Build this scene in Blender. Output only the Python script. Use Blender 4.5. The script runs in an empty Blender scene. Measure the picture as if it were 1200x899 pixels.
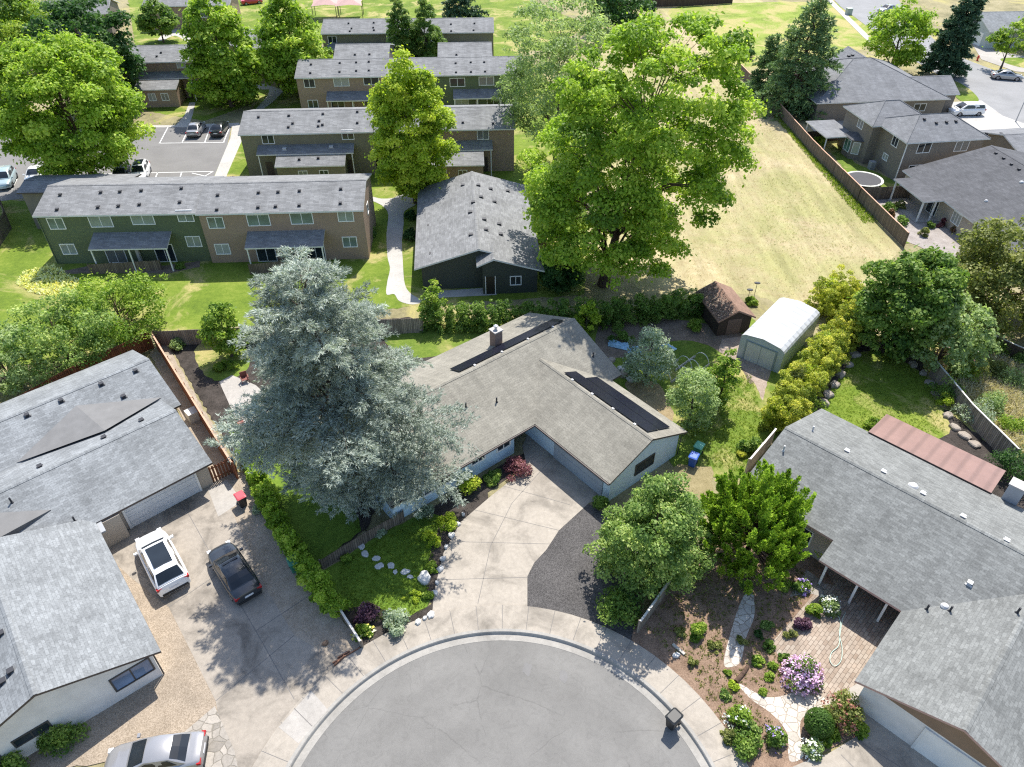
import bpy, math, random
import numpy as np
from mathutils import Vector, Matrix
from mathutils.geometry import tessellate_polygon

S = bpy.context.scene
C = S.collection
R = math.radians
RND = random.Random(7)

# ---------------------------------------------------------------- camera and survey helper
CAM_H, FOC, PITCH = 40.0, 850.0, R(39.5)
cd = bpy.data.cameras.new('camera')
cam = bpy.data.objects.new('camera', cd)
C.objects.link(cam)
cam.location = (0, 0, CAM_H)
cam.rotation_euler = (math.pi / 2 - PITCH, 0, 0)
cd.sensor_width = 36
cd.lens = 36 * FOC / 1200
cd.clip_end = 5000
S.camera = cam

def ray(x, y):
    x -= 600; y = 449.5 - y
    return Vector((x, FOC * math.cos(PITCH) + y * math.sin(PITCH), -FOC * math.sin(PITCH) + y * math.cos(PITCH)))

def P(x, y, z=0.0):
    "survey: the world point at height z that the photo shows at (x, y)"
    d = ray(x, y)
    return Vector((0, 0, CAM_H)) + d * ((z - CAM_H) / d.z)

def mpp(p):
    "metres per photo pixel at a world point"
    return (p - Vector((0, 0, CAM_H))).dot(Vector((0, math.cos(PITCH), -math.sin(PITCH)))) / FOC

def hgt(b, ty):
    "height of something that stands at ground point b and tops out at photo row ty"
    lo, hi = 0.0, 39.0
    for _ in range(40):
        z = (lo + hi) / 2
        d = Vector((b.x, b.y, z)) - Vector((0, 0, CAM_H))
        y = 449.5 - FOC * (d.y * math.sin(PITCH) + d.z * math.cos(PITCH)) / (d.y * math.cos(PITCH) - d.z * math.sin(PITCH))
        if y > ty: lo = z
        else: hi = z
    return lo

# ---------------------------------------------------------------- properties
def tag(o, label=None, cat=None, group=None, kind=None):
    if label: o['label'] = label
    if cat: o['category'] = cat
    if group: o['group'] = group
    if kind: o['kind'] = kind
    return o

def thing(name, label, cat, loc=(0, 0, 0), rz=0.0, group=None):
    o = bpy.data.objects.new(name, None)
    C.objects.link(o)
    o.empty_display_size = .3
    o.location = loc
    o.rotation_euler = (0, 0, rz)
    return tag(o, label, cat, group)

def copy_tree(o, parent=None):
    c = o.copy()
    C.objects.link(c)
    if parent: c.parent = parent
    for ch in list(o.children): copy_tree(ch, c)
    return c

# ---------------------------------------------------------------- materials
MATS = {}
def hexlin(c):
    return tuple(c) + (1,) if len(c) == 3 else tuple(c)

class NT:
    def __init__(s, name):
        s.m = bpy.data.materials.new(name)
        s.m.use_nodes = True
        s.t = s.m.node_tree
        s.b = s.t.nodes['Principled BSDF']
        s.out = s.t.nodes['Material Output']
        s.tc = None
    def n(s, k, **kw):
        nd = s.t.nodes.new(k)
        for a, v in kw.items():
            if a[0] == '_': setattr(nd, a[1:], v)
            else: nd.inputs[a.replace('__', ' ')].default_value = v
        return nd
    def l(s, a, b): s.t.links.new(a, b)
    def co(s, kind='Object', scale=None):
        if not s.tc: s.tc = s.n('ShaderNodeTexCoord')
        o = s.tc.outputs[kind]
        if scale is None: return o
        mp = s.n('ShaderNodeMapping')
        mp.inputs['Scale'].default_value = scale
        s.l(o, mp.inputs['Vector'])
        return mp.outputs['Vector']
    def noise(s, scale, detail=4, rough=.6, co=None, dist=0):
        nd = s.n('ShaderNodeTexNoise', Scale=scale, Detail=detail, Roughness=rough, Distortion=dist)
        s.l(co if co is not None else s.co(), nd.inputs['Vector'])
        return nd.outputs['Fac']
    def ramp(s, fac, stops, interp='LINEAR'):
        nd = s.n('ShaderNodeValToRGB')
        nd.color_ramp.interpolation = interp
        e = nd.color_ramp.elements
        while len(e) < len(stops): e.new(.5)
        for q, (p, c) in zip(e, stops):
            q.position = p
            q.color = hexlin(c if hasattr(c, '__len__') else (c, c, c))
        s.l(fac, nd.inputs['Fac'])
        return nd.outputs['Color']
    def mix(s, fac, a, b, blend='MIX'):
        nd = s.n('ShaderNodeMix', _data_type='RGBA', _blend_type=blend)
        for v, i in ((fac, 0), (a, 6), (b, 7)):
            if hasattr(v, 'is_output'): s.l(v, nd.inputs[i])
            elif i == 0: nd.inputs[0].default_value = v
            else: nd.inputs[i].default_value = hexlin(v)
        return nd.outputs[2]
    def math(s, op, a, b=None):
        nd = s.n('ShaderNodeMath', _operation=op)
        for i, v in enumerate((a, b)):
            if v is None: continue
            if hasattr(v, 'is_output'): s.l(v, nd.inputs[i])
            else: nd.inputs[i].default_value = v
        return nd.outputs[0]
    def bump(s, h, strength=.3, dist=.02):
        nd = s.n('ShaderNodeBump', Strength=strength, Distance=dist)
        s.l(h, nd.inputs['Height'])
        s.l(nd.outputs['Normal'], s.b.inputs['Normal'])
    def done(s, col=None, rough=.8, spec=.3, metal=0):
        if col is not None:
            if hasattr(col, 'is_output'): s.l(col, s.b.inputs['Base Color'])
            else: s.b.inputs['Base Color'].default_value = hexlin(col)
        s.b.inputs['Roughness'].default_value = rough
        s.b.inputs['Specular IOR Level'].default_value = spec
        s.b.inputs['Metallic'].default_value = metal
        return s.m

def cached(f):
    def g(*a):
        k = (f.__name__,) + a
        if k not in MATS: MATS[k] = f(*a)
        return MATS[k]
    return g

@cached
def plain(name, col, rough=.6, spec=.4, metal=0.0, var=.12, scale=1.2):
    t = NT(name)
    f = t.noise(scale, 5)
    c = t.ramp(f, [(.25, tuple(x * (1 - var) for x in col)), (.75, tuple(min(1, x * (1 + var)) for x in col))])
    return t.done(c, rough, spec, metal)

@cached
def shingle(name, col, row=.16, width=.42, light=1.3, dark=.68):
    col = tuple(x * 0.84 for x in col)
    t = NT(name)
    uv = t.co('UV')
    wob = t.n('ShaderNodeTexNoise', Scale=.9, Detail=2)
    t.l(uv, wob.inputs['Vector'])
    br = t.n('ShaderNodeTexBrick', Scale=1, Mortar__Size=.012, Bias=-.1, Brick__Width=width, Row__Height=row, Mortar__Smooth=.4)
    br.offset = .37; br.offset_frequency = 2; br.squash = 1
    t.l(uv, br.inputs['Vector'])
    br.inputs['Color1'].default_value = hexlin(tuple(x * dark for x in col))
    br.inputs['Color2'].default_value = hexlin(tuple(x * light for x in col))
    br.inputs['Mortar'].default_value = hexlin(tuple(x * .45 for x in col))
    sp = t.noise(9, 3, .7, uv)
    c = t.mix(.55, br.outputs['Color'], t.ramp(sp, [(.3, tuple(x * .62 for x in col)), (.7, tuple(x * 1.38 for x in col))]))
    big = t.noise(.35, 5, .6, uv)
    c = t.mix(1, c, t.ramp(big, [(.3, .82), (.7, 1.12)]), 'MULTIPLY')
    # faint run-off streaks down the slope
    st = t.noise(1, 3, .6, t.co('UV', (1.6, .12, 1)))
    c = t.mix(1, c, t.ramp(st, [(.35, .88), (.7, 1.06)]), 'MULTIPLY')
    t.bump(br.outputs['Fac'], -.5, .02)
    return t.done(c, .92, .2)

@cached
def siding(name, col, gap=.2):
    "horizontal lap siding"
    t = NT(name)
    w = t.n('ShaderNodeTexWave', Scale=.5 / gap, Distortion=0, _wave_type='BANDS', _bands_direction='Z', _wave_profile='SAW')
    t.l(t.co(), w.inputs['Vector'])
    f = t.noise(.7, 5)
    c = t.mix(1, t.ramp(f, [(.25, tuple(x * .9 for x in col)), (.75, tuple(x * 1.1 for x in col))]),
              t.ramp(w.outputs['Fac'], [(0, .86), (.12, 1), (1, 1)]), 'MULTIPLY')
    t.bump(w.outputs['Fac'], .4, .02)
    return t.done(c, .7, .3)

@cached
def boards(name, col, gap=.16):
    "vertical fence boards (UV.x runs along the fence in metres)"
    t = NT(name)
    uv = t.co('UV')
    br = t.n('ShaderNodeTexBrick', Scale=1, Mortar__Size=.014, Bias=0, Brick__Width=gap, Row__Height=40)
    br.offset = 0
    t.l(uv, br.inputs['Vector'])
    br.inputs['Color1'].default_value = hexlin(tuple(x * .72 for x in col))
    br.inputs['Color2'].default_value = hexlin(tuple(x * 1.25 for x in col))
    br.inputs['Mortar'].default_value = hexlin(tuple(x * .25 for x in col))
    g = t.noise(1, 4, .65, t.co('UV', (14, 1.2, 1)))
    c = t.mix(1, br.outputs['Color'], t.ramp(g, [(.3, .7), (.7, 1.2)]), 'MULTIPLY')
    return t.done(c, .85, .2)

@cached
def grass(name, dark, mid, light, dry=0.0):
    t = NT(name)
    f = t.noise(.22, 6, .65)
    g = t.noise(2.2, 5, .7)
    h = t.noise(14, 3, .7)
    s = t.math('ADD', t.math('MULTIPLY', f, .5), t.math('ADD', t.math('MULTIPLY', g, .3), t.math('MULTIPLY', h, .2)))
    c = t.ramp(s, [(.36, dark), (.5, mid), (.66, light)])
    if dry:
        d = t.ramp(t.noise(.16, 5, .7, None, .6), [(.62 - dry * .2, 0), (.74 - dry * .2, 1)])
        c = t.mix(d, c, t.ramp(h, [(.3, (.27, .25, .08)), (.7, (.42, .36, .16))]))
    t.bump(t.math('ADD', h, g), .8, .06)
    return t.done(c, .9, .15)

@cached
def field(name):
    t = NT(name)
    f = t.noise(.09, 6, .62, None, .4)
    g = t.noise(.9, 6, .75)
    h = t.noise(7, 4, .75)
    straw = t.ramp(t.math('ADD', t.math('MULTIPLY', g, .5), t.math('MULTIPLY', h, .5)),
                   [(.3, (.22, .17, .085)), (.47, (.35, .29, .165)), (.62, (.46, .4, .255))])
    green = t.ramp(h, [(.3, (.15, .175, .045)), (.7, (.3, .3, .11))])
    k = t.ramp(t.math('ADD', t.math('MULTIPLY', f, .75), t.math('MULTIPLY', g, .25)), [(.43, 0), (.57, 1)])
    c = t.mix(t.math('MULTIPLY', k, .6), straw, green)
    c = t.mix(1, c, t.ramp(t.noise(1, 4, .6, t.co('Object', (.9, .07, 1))), [(.35, .84), (.65, 1.12)]), 'MULTIPLY')
    t.bump(t.math('ADD', h, g), .5, .05)
    return t.done(c, .95, .1)

@cached
def concrete(name, col, stain=.35):
    col = tuple(x * 0.78 for x in col)
    t = NT(name)
    f = t.noise(.35, 7, .65, None, .8)
    g = t.noise(3.5, 5, .7)
    h = t.noise(30, 2, .6)
    c = t.ramp(f, [(.3, tuple(x * (1 - stain) for x in col)), (.52, col), (.75, tuple(x * 1.12 for x in col))])
    c = t.mix(1, c, t.ramp(g, [(.25, .84), (.7, 1.08)]), 'MULTIPLY')
    c = t.mix(1, c, t.ramp(h, [(.3, .92), (.7, 1.06)]), 'MULTIPLY')
    sp = t.ramp(t.noise(.8, 7, .75, None, 1.5), [(.3, 1.14), (.42, 1), (.6, 1), (.74, .66)])
    c = t.mix(1, c, sp, 'MULTIPLY')
    return t.done(c, .85, .25)

@cached
def asphalt(name, col, crack=True):
    col = tuple(x * 0.8 for x in col)
    t = NT(name)
    f = t.noise(.25, 6, .6, None, .5)
    h = t.noise(22, 3, .7)
    c = t.ramp(f, [(.3, tuple(x * .88 for x in col)), (.7, tuple(x * 1.1 for x in col))])
    c = t.mix(1, c, t.ramp(h, [(.25, .86), (.75, 1.12)]), 'MULTIPLY')
    if crack:
        # worn wheel path round the turning circle, drips and scuffs
        ds = t.n('ShaderNodeVectorMath', _operation='DISTANCE')
        t.l(t.co(), ds.inputs[0]); ds.inputs[1].default_value = (-.6, 12.8, -.13)
        wr = t.math('ADD', ds.outputs['Value'], t.math('MULTIPLY', t.noise(.3, 4), 2.2))
        c = t.mix(1, c, t.ramp(t.math('DIVIDE', wr, 14), [(.35, 1), (.5, .93), (.58, 1), (.72, .94), (.8, 1.04), (.9, .95)]), 'MULTIPLY')
        c = t.mix(1, c, t.ramp(t.noise(1.7, 7, .75, None, 1.5), [(.3, 1.06), (.5, 1), (.72, .84)]), 'MULTIPLY')
        wob = t.n('ShaderNodeTexNoise', Scale=.5, Detail=6, Roughness=.65)
        t.l(t.co(), wob.inputs['Vector'])
        v = t.mix(.45, t.co(), wob.outputs['Color'], 'ADD')
        vo = t.n('ShaderNodeTexVoronoi', Scale=.19, _feature='DISTANCE_TO_EDGE')
        t.l(v, vo.inputs['Vector'])
        line = t.ramp(vo.outputs['Distance'], [(.0, .8), (.002, .88), (.0045, 1)])
        mk = t.ramp(t.noise(.33, 3), [(.42, 0), (.5, 1)])
        c = t.mix(mk, c, t.mix(1, c, line, 'MULTIPLY'))
        vo2 = t.n('ShaderNodeTexVoronoi', Scale=.55, _feature='DISTANCE_TO_EDGE')
        t.l(v, vo2.inputs['Vector'])
        line2 = t.ramp(vo2.outputs['Distance'], [(.0, .84), (.004, .9), (.008, 1)])
        mk2 = t.ramp(t.noise(.4, 3, .5, t.co('Object', (1, 1.3, 1))), [(.55, 0), (.62, 1)])
        c = t.mix(mk2, c, t.mix(1, c, line2, 'MULTIPLY'))
    return t.done(c, .9, .2)

@cached
def gravel(name, a, b, scale=9.0):
    a, b = (tuple(x * .84 for x in q) for q in (a, b))
    t = NT(name)
    vo = t.n('ShaderNodeTexVoronoi', Scale=scale)
    t.l(t.co(), vo.inputs['Vector'])
    sep = t.n('ShaderNodeSeparateColor')
    t.l(vo.outputs['Color'], sep.inputs[0])
    c = t.ramp(sep.outputs[0], [(.0, a), (1, b)])
    c = t.mix(1, c, t.ramp(t.noise(26, 3, .8), [(.3, .72), (.7, 1.25)]), 'MULTIPLY')
    c = t.mix(1, c, t.ramp(t.noise(.4, 6, .7), [(.3, .75), (.7, 1.2)]), 'MULTIPLY')
    t.bump(vo.outputs['Distance'], -.5, .02)
    return t.done(c, .9, .2)

@cached
def mulch(name, a, b):
    a, b = (tuple(x * .88 for x in q) for q in (a, b))
    t = NT(name)
    h = t.noise(12, 5, .75)
    g = t.noise(1.0, 6, .7)
    s = t.math('ADD', t.math('MULTIPLY', h, .55), t.math('MULTIPLY', g, .45))
    c = t.ramp(s, [(.36, a), (.64, b)])
    t.bump(h, .9, .05)
    return t.done(c, .95, .1)

@cached
def flagstone(name, col, scale=1.5, joint=(.16, .12, .08)):
    col = tuple(x * 0.8 for x in col)
    t = NT(name)
    wob = t.n('ShaderNodeTexNoise', Scale=1.5, Detail=3)
    t.l(t.co(), wob.inputs['Vector'])
    v = t.mix(.2, t.co(), wob.outputs['Color'], 'ADD')
    vo = t.n('ShaderNodeTexVoronoi', Scale=scale, _feature='DISTANCE_TO_EDGE')
    t.l(v, vo.inputs['Vector'])
    ce = t.n('ShaderNodeTexVoronoi', Scale=scale)
    t.l(v, ce.inputs['Vector'])
    sep = t.n('ShaderNodeSeparateColor')
    t.l(ce.outputs['Color'], sep.inputs[0])
    st = t.ramp(sep.outputs[0], [(0, tuple(x * .75 for x in col)), (1, tuple(min(.85, x * 1.2) for x in col))])
    st = t.mix(1, st, t.ramp(t.noise(7, 4, .7), [(.3, .8), (.7, 1.1)]), 'MULTIPLY')
    c = t.mix(t.ramp(vo.outputs['Distance'], [(.02, 0), (.05, 1)]), joint, st)
    t.bump(t.ramp(vo.outputs['Distance'], [(0, 0), (.06, 1)]), .6, .03)
    return t.done(c, .85, .2)

@cached
def pavers(name, a, b, rot):
    a, b = (tuple(x * .7 for x in q) for q in (a, b))
    t = NT(name)
    mp = t.n('ShaderNodeMapping')
    mp.inputs['Rotation'].default_value = (0, 0, rot)
    t.l(t.co(), mp.inputs['Vector'])
    br = t.n('ShaderNodeTexBrick', Scale=1, Mortar__Size=.012, Bias=0, Brick__Width=.42, Row__Height=.21)
    t.l(mp.outputs['Vector'], br.inputs['Vector'])
    br.inputs['Color1'].default_value = hexlin(a)
    br.inputs['Color2'].default_value = hexlin(b)
    br.inputs['Mortar'].default_value = hexlin(tuple(x * .4 for x in a))
    c = t.mix(1, br.outputs['Color'], t.ramp(t.noise(.8, 6, .7), [(.3, .75), (.7, 1.15)]), 'MULTIPLY')
    return t.done(c, .85, .2)

@cached
def leafmat(name, dark, mid, light, trans=.45):
    dark, mid, light = (tuple(min(.85, x * g) for x in q) for q, g in ((dark, 1.3), (mid, 1.45), (light, 1.35)))
    "leaf colour varies from leaf to leaf through the face attribute tint"
    t = NT(name)
    at = t.n('ShaderNodeAttribute', _attribute_name='tint')
    c = t.ramp(at.outputs['Fac'], [(.05, dark), (.5, mid), (.95, light)])
    t.done(c, .55, .25)
    tr = t.n('ShaderNodeBsdfTranslucent')
    t.l(t.mix(1, c, (1.15, 1.25, .7), 'MULTIPLY'), tr.inputs['Color'])
    mx = t.n('ShaderNodeMixShader')
    mx.inputs[0].default_value = trans
    t.l(t.b.outputs[0], mx.inputs[1])
    t.l(tr.outputs[0], mx.inputs[2])
    t.l(mx.outputs[0], t.out.inputs['Surface'])
    return t.m

@cached
def bark(name, col):
    t = NT(name)
    f = t.noise(1, 5, .7, t.co('Object', (7, 7, 1.3)))
    c = t.ramp(f, [(.3, tuple(x * .5 for x in col)), (.7, tuple(x * 1.4 for x in col))])
    t.bump(f, .8, .05)
    return t.done(c, .95, .1)

@cached
def glass(name, col=(.02, .028, .035), rough=.08):
    t = NT(name)
    c = t.ramp(t.noise(.5, 2), [(.3, tuple(x * .6 for x in col)), (.7, tuple(x * 1.6 for x in col))])
    if 'window' in name:
        oi = t.n('ShaderNodeObjectInfo')
        c = t.mix(t.ramp(oi.outputs['Random'], [(.0, 0), (.45, 0), (.55, .35), (.8, .75), (1, .2)], 'CONSTANT'), c, (.42, .43, .4))
    return t.done(c, rough, .6)

@cached
def carpaint(name, col, metal=.0, rough=.25):
    t = NT(name)
    t.b.inputs['Coat Weight'].default_value = .6
    t.b.inputs['Coat Roughness'].default_value = .05
    return t.done(t.ramp(t.noise(1.5, 4), [(.3, tuple(x * .95 for x in col)), (.7, tuple(x * 1.03 for x in col))]), rough, .5, metal)

@cached
def panelmat(name):
    t = NT(name)
    br = t.n('ShaderNodeTexBrick', Scale=1, Mortar__Size=.02, Bias=-1, Brick__Width=1.05, Row__Height=1.75)
    br.offset = 0
    t.l(t.co('UV'), br.inputs['Vector'])
    br.inputs['Color1'].default_value = br.inputs['Color2'].default_value = (.011, .012, .02, 1)
    br.inputs['Mortar'].default_value = (.03, .031, .036, 1)
    return t.done(br.outputs['Color'], .25, .12)

@cached
def ribbed(name, col, step=.3, rough=.45):
    t = NT(name)
    w = t.n('ShaderNodeTexWave', Scale=.314 / step / 2, Distortion=0, _wave_type='BANDS', _bands_direction='X', _wave_profile='SIN')
    t.l(t.co('UV'), w.inputs['Vector'])
    c = t.mix(1, t.ramp(t.noise(.9, 5), [(.3, tuple(x * .88 for x in col)), (.7, tuple(min(.9, x * 1.06) for x in col))]),
              t.ramp(w.outputs['Fac'], [(.0, .78), (.4, 1), (1, 1)]), 'MULTIPLY')
    t.bump(w.outputs['Fac'], .4, .02)
    return t.done(c, rough, .4)

# ---------------------------------------------------------------- mesh builder
class MB:
    def __init__(s):
        s.v, s.f, s.mi, s.uv = [], [], [], []
    def face(s, pts, mi=0, uv=None):
        i = len(s.v)
        s.v += [tuple(p) for p in pts]
        s.f.append(tuple(range(i, i + len(pts))))
        s.mi.append(mi)
        s.uv.append(uv or [(p[0], p[1]) for p in pts])
    def box(s, a, b, mi=0, rot=0, c=None, uvfun=None):
        (x0, y0, z0), (x1, y1, z1) = a, b
        q = [(x0, y0, z0), (x1, y0, z0), (x1, y1, z0), (x0, y1, z0), (x0, y0, z1), (x1, y0, z1), (x1, y1, z1), (x0, y1, z1)]
        for k, ix in enumerate(((3, 2, 1, 0), (4, 5, 6, 7), (0, 1, 5, 4), (1, 2, 6, 5), (2, 3, 7, 6), (3, 0, 4, 7))):
            pts = [q[i] for i in ix]
            uv = [(p[0], p[1]) if k < 2 else ((p[0], p[2]) if k in (2, 4) else (p[1], p[2])) for p in pts]
            s.face(pts, mi, uv)
    def obox(s, p, q, w, z0, z1, mi=0, u0=0.0):
        "upright slab along the segment p-q, thickness w"
        d = Vector((q[0] - p[0], q[1] - p[1]))
        L = d.length
        if L < 1e-6: return
        d /= L
        n = Vector((-d.y, d.x)) * (w / 2)
        c = [(p[0] - n.x, p[1] - n.y), (q[0] - n.x, q[1] - n.y), (q[0] + n.x, q[1] + n.y), (p[0] + n.x, p[1] + n.y)]
        lo = [(x, y, z0) for x, y in c]; hi = [(x, y, z1) for x, y in c]
        s.face(hi, mi, [(u0, 0), (u0 + L, 0), (u0 + L, w), (u0, w)])
        s.face(lo[::-1], mi)
        for i in range(4):
            j = (i + 1) % 4
            ua, ub = ((u0, u0 + L), (0, w), (u0 + L, u0), (0, w))[i]
            s.face([lo[i], lo[j], hi[j], hi[i]], mi, [(ua, z0), (ub, z0), (ub, z1), (ua, z1)])
    def tube(s, pts, rad, n=8, mi=0, cap=True):
        pts = [Vector(p) for p in pts]
        rings = []
        for i, p in enumerate(pts):
            d = (pts[min(i + 1, len(pts) - 1)] - pts[max(i - 1, 0)]).normalized()
            a = d.cross(Vector((0, 0, 1)) if abs(d.z) < .9 else Vector((1, 0, 0))).normalized()
            b = d.cross(a)
            r = rad[i] if hasattr(rad, '__len__') else rad
            rings.append([p + (a * math.cos(2 * math.pi * k / n) + b * math.sin(2 * math.pi * k / n)) * r for k in range(n)])
        i0 = len(s.v)
        for r_ in rings: s.v += [tuple(p) for p in r_]
        for i in range(len(rings) - 1):
            for k in range(n):
                k2 = (k + 1) % n
                s.f.append((i0 + i * n + k, i0 + i * n + k2, i0 + (i + 1) * n + k2, i0 + (i + 1) * n + k))
                s.mi.append(mi)
                s.uv.append([(k / n, i), ((k + 1) / n, i), ((k + 1) / n, i + 1), (k / n, i + 1)])
        if cap:
            for base in (i0, i0 + (len(rings) - 1) * n):
                s.f.append(tuple(range(base, base + n))); s.mi.append(mi); s.uv.append([(0, 0)] * n)
    def loft(s, rings, mi=0, close=True, caps=True):
        n = len(rings[0]); i0 = len(s.v)
        for r_ in rings: s.v += [tuple(p) for p in r_]
        for i in range(len(rings) - 1):
            for k in range(n if close else n - 1):
                k2 = (k + 1) % n
                s.f.append((i0 + i * n + k, i0 + i * n + k2, i0 + (i + 1) * n + k2, i0 + (i + 1) * n + k))
                s.mi.append(mi); s.uv.append([(0, 0)] * 4)
        if caps:
            for base in (i0, i0 + (len(rings) - 1) * n):
                s.f.append(tuple(range(base, base + n))); s.mi.append(mi); s.uv.append([(0, 0)] * n)
    def build(s, name, mats, parent=None, smooth=False, loc=None, fix=True):
        me = bpy.data.meshes.new(name)
        me.from_pydata(s.v, [], s.f)
        if not hasattr(mats, '__len__'): mats = [mats]
        for m in mats: me.materials.append(m)
        me.polygons.foreach_set('material_index', s.mi)
        ul = me.uv_layers.new(name='uv')
        ul.data.foreach_set('uv', [c for f in s.uv for p in f for c in p])
        if smooth: me.polygons.foreach_set('use_smooth', [True] * len(s.f))
        me.update()
        o = bpy.data.objects.new(name, me)
        C.objects.link(o)
        if parent: o.parent = parent
        if loc: o.location = loc
        return o

def outward(o, merge=True):
    "merge doubles and make the normals of a closed mesh consistent"
    import bmesh
    bm = bmesh.new(); bm.from_mesh(o.data)
    if merge: bmesh.ops.remove_doubles(bm, verts=bm.verts, dist=1e-4)
    bmesh.ops.recalc_face_normals(bm, faces=bm.faces)
    bm.to_mesh(o.data); bm.free()
    return o

# ---------------------------------------------------------------- ground sheets
def smooth_poly(pts, n=5):
    out = []
    N = len(pts)
    for i in range(N):
        p0, p1, p2, p3 = pts[i - 1], pts[i], pts[(i + 1) % N], pts[(i + 2) % N]
        for k in range(n):
            t = k / n
            out.append(tuple(.5 * (2 * b + (c - a) * t + (2 * a - 5 * b + 4 * c - d) * t * t + (3 * b - a - 3 * c + d) * t ** 3)
                             for a, b, c, d in zip(p0[:2], p1[:2], p2[:2], p3[:2])))
    return out

LAYER = [0.004]
def sheet(name, pts, mat, curve=False, z=None, holes=(), lines=(), linemat=None, lw=.04, rough=0.0, px=True):
    w = [tuple(P(*p)[:2]) if px else tuple(p) for p in pts]
    if curve: w = smooth_poly(w, 6)
    if rough:
        out = []
        for i, a in enumerate(w):
            b = w[(i + 1) % len(w)]
            d = math.hypot(b[0] - a[0], b[1] - a[1]); k = max(1, int(d / .5))
            out += [(a[0] + (b[0] - a[0]) * j / k + RND.uniform(-rough, rough), a[1] + (b[1] - a[1]) * j / k + RND.uniform(-rough, rough)) for j in range(k)]
        w = out
    if z is None:
        z = LAYER[0]; LAYER[0] += .0025
    loops = [[Vector((x, y, 0)) for x, y in w]] + [[Vector((x, y, 0)) for x, y in h] for h in holes]
    flat = [p for l in loops for p in l]
    tris = tessellate_polygon(loops)
    m = MB()
    m.v = [(p.x, p.y, z) for p in flat]
    for t in tris:
        a, b, c = (flat[i] for i in t)
        if (b - a).cross(c - a).z < 0: t = t[::-1]
        m.f.append(tuple(t)); m.mi.append(0); m.uv.append([(flat[i].x, flat[i].y) for i in t])
    for ln in lines:
        ww = [tuple(P(*p)[:2]) if px else p for p in ln]
        for a, b in zip(ww, ww[1:]):
            d = Vector((b[0] - a[0], b[1] - a[1]))
            if d.length < 1e-5: continue
            n = Vector((-d.y, d.x)).normalized() * lw / 2
            m.face([(a[0] - n.x, a[1] - n.y, z + .003), (b[0] - n.x, b[1] - n.y, z + .003), (b[0] + n.x, b[1] + n.y, z + .003), (a[0] + n.x, a[1] + n.y, z + .003)], 1)
    o = m.build(name, [mat, linemat or mat])
    tag(o, kind='structure')
    return o
# ---------------------------------------------------------------- foliage
def unit(a):
    return a / np.maximum(np.linalg.norm(a, axis=1, keepdims=True), 1e-9)

def quadmesh(name, V, tint, mat, parent=None, extra=None):
    "V: (n,4,3) quads"
    n = len(V)
    me = bpy.data.meshes.new(name)
    me.vertices.add(n * 4); me.loops.add(n * 4); me.polygons.add(n)
    me.vertices.foreach_set('co', V.reshape(-1).astype(np.float32))
    me.loops.foreach_set('vertex_index', np.arange(n * 4, dtype=np.int32))
    me.polygons.foreach_set('loop_start', np.arange(0, n * 4, 4, dtype=np.int32))
    me.update(calc_edges=True)
    a = me.attributes.new('tint', 'FLOAT', 'FACE')
    a.data.foreach_set('value', np.clip(tint, 0, 1).astype(np.float32))
    me.materials.append(mat)
    o = bpy.data.objects.new(name, me)
    C.objects.link(o)
    if parent: o.parent = parent
    return o

def leaf_quads(rg, c, out, L, W, up=.55, jit=.75, a=.8):
    n = len(c)
    nrm = unit(out * a + np.array([0, 0, up]) + rg.normal(size=(n, 3)) * jit)
    t = unit(np.cross(nrm, rg.normal(size=(n, 3))))
    b = np.cross(nrm, t)
    s = rg.uniform(.5, 1.45, (n, 1))
    tl, bw = t * (L / 2) * s, b * (W / 2) * s
    return np.stack([c - tl, c + bw - tl * .15, c + tl, c - bw - tl * .15], 1)

def clump_leaves(rg, cen, rad, per, L, W, flat=.75, up=.6, jit=.55, spread=.6):
    "leaves on and in ellipsoidal clumps; returns quads, tint"
    n = len(cen)
    k = np.maximum(3, (per * (rad / rad.mean()) ** 2)).astype(int)
    idx = np.repeat(np.arange(n), k)
    d = unit(rg.normal(size=(len(idx), 3)))
    d[:, 2] = np.where(d[:, 2] < -.25, -d[:, 2] * .6, d[:, 2])
    rr = spread + (1.12 - spread) * rg.random((len(idx), 1)) ** .6
    pos = cen[idx] + d * rr * rad[idx, None] * np.array([1, 1, flat])
    q = leaf_quads(rg, pos, d, L, W, up, jit)
    tc = rg.normal(0, .17, n)
    return q, np.clip(.5 + tc[idx] + rg.normal(0, .16, len(idx)), 0, 1)

PROFILE = {
    'round': lambda t: np.sqrt(np.clip(1 - (2 * t - 1) ** 2, 0, 1)) * .98 + .02,
    'oak': lambda t: np.clip(1 - np.abs((t - .45) / .6) ** 2.4, 0, 1) ** .55,
    'oval': lambda t: np.sin(np.pi * np.clip(t, 0, 1) ** .8) ** .75,
    'column': lambda t: np.clip(np.sin(np.pi * np.clip(t * .93 + .05, 0, 1) ** .62), 0, 1) ** .7,
    'vase': lambda t: np.clip(.35 + .9 * t, 0, 1) * np.clip((1 - t) / .22, 0, 1) ** .5,
    'dome': lambda t: np.sqrt(np.clip(1 - t ** 2, 0, 1)),
    'cone': lambda t: np.clip(1 - t, 0, 1) ** .85,
}

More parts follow.
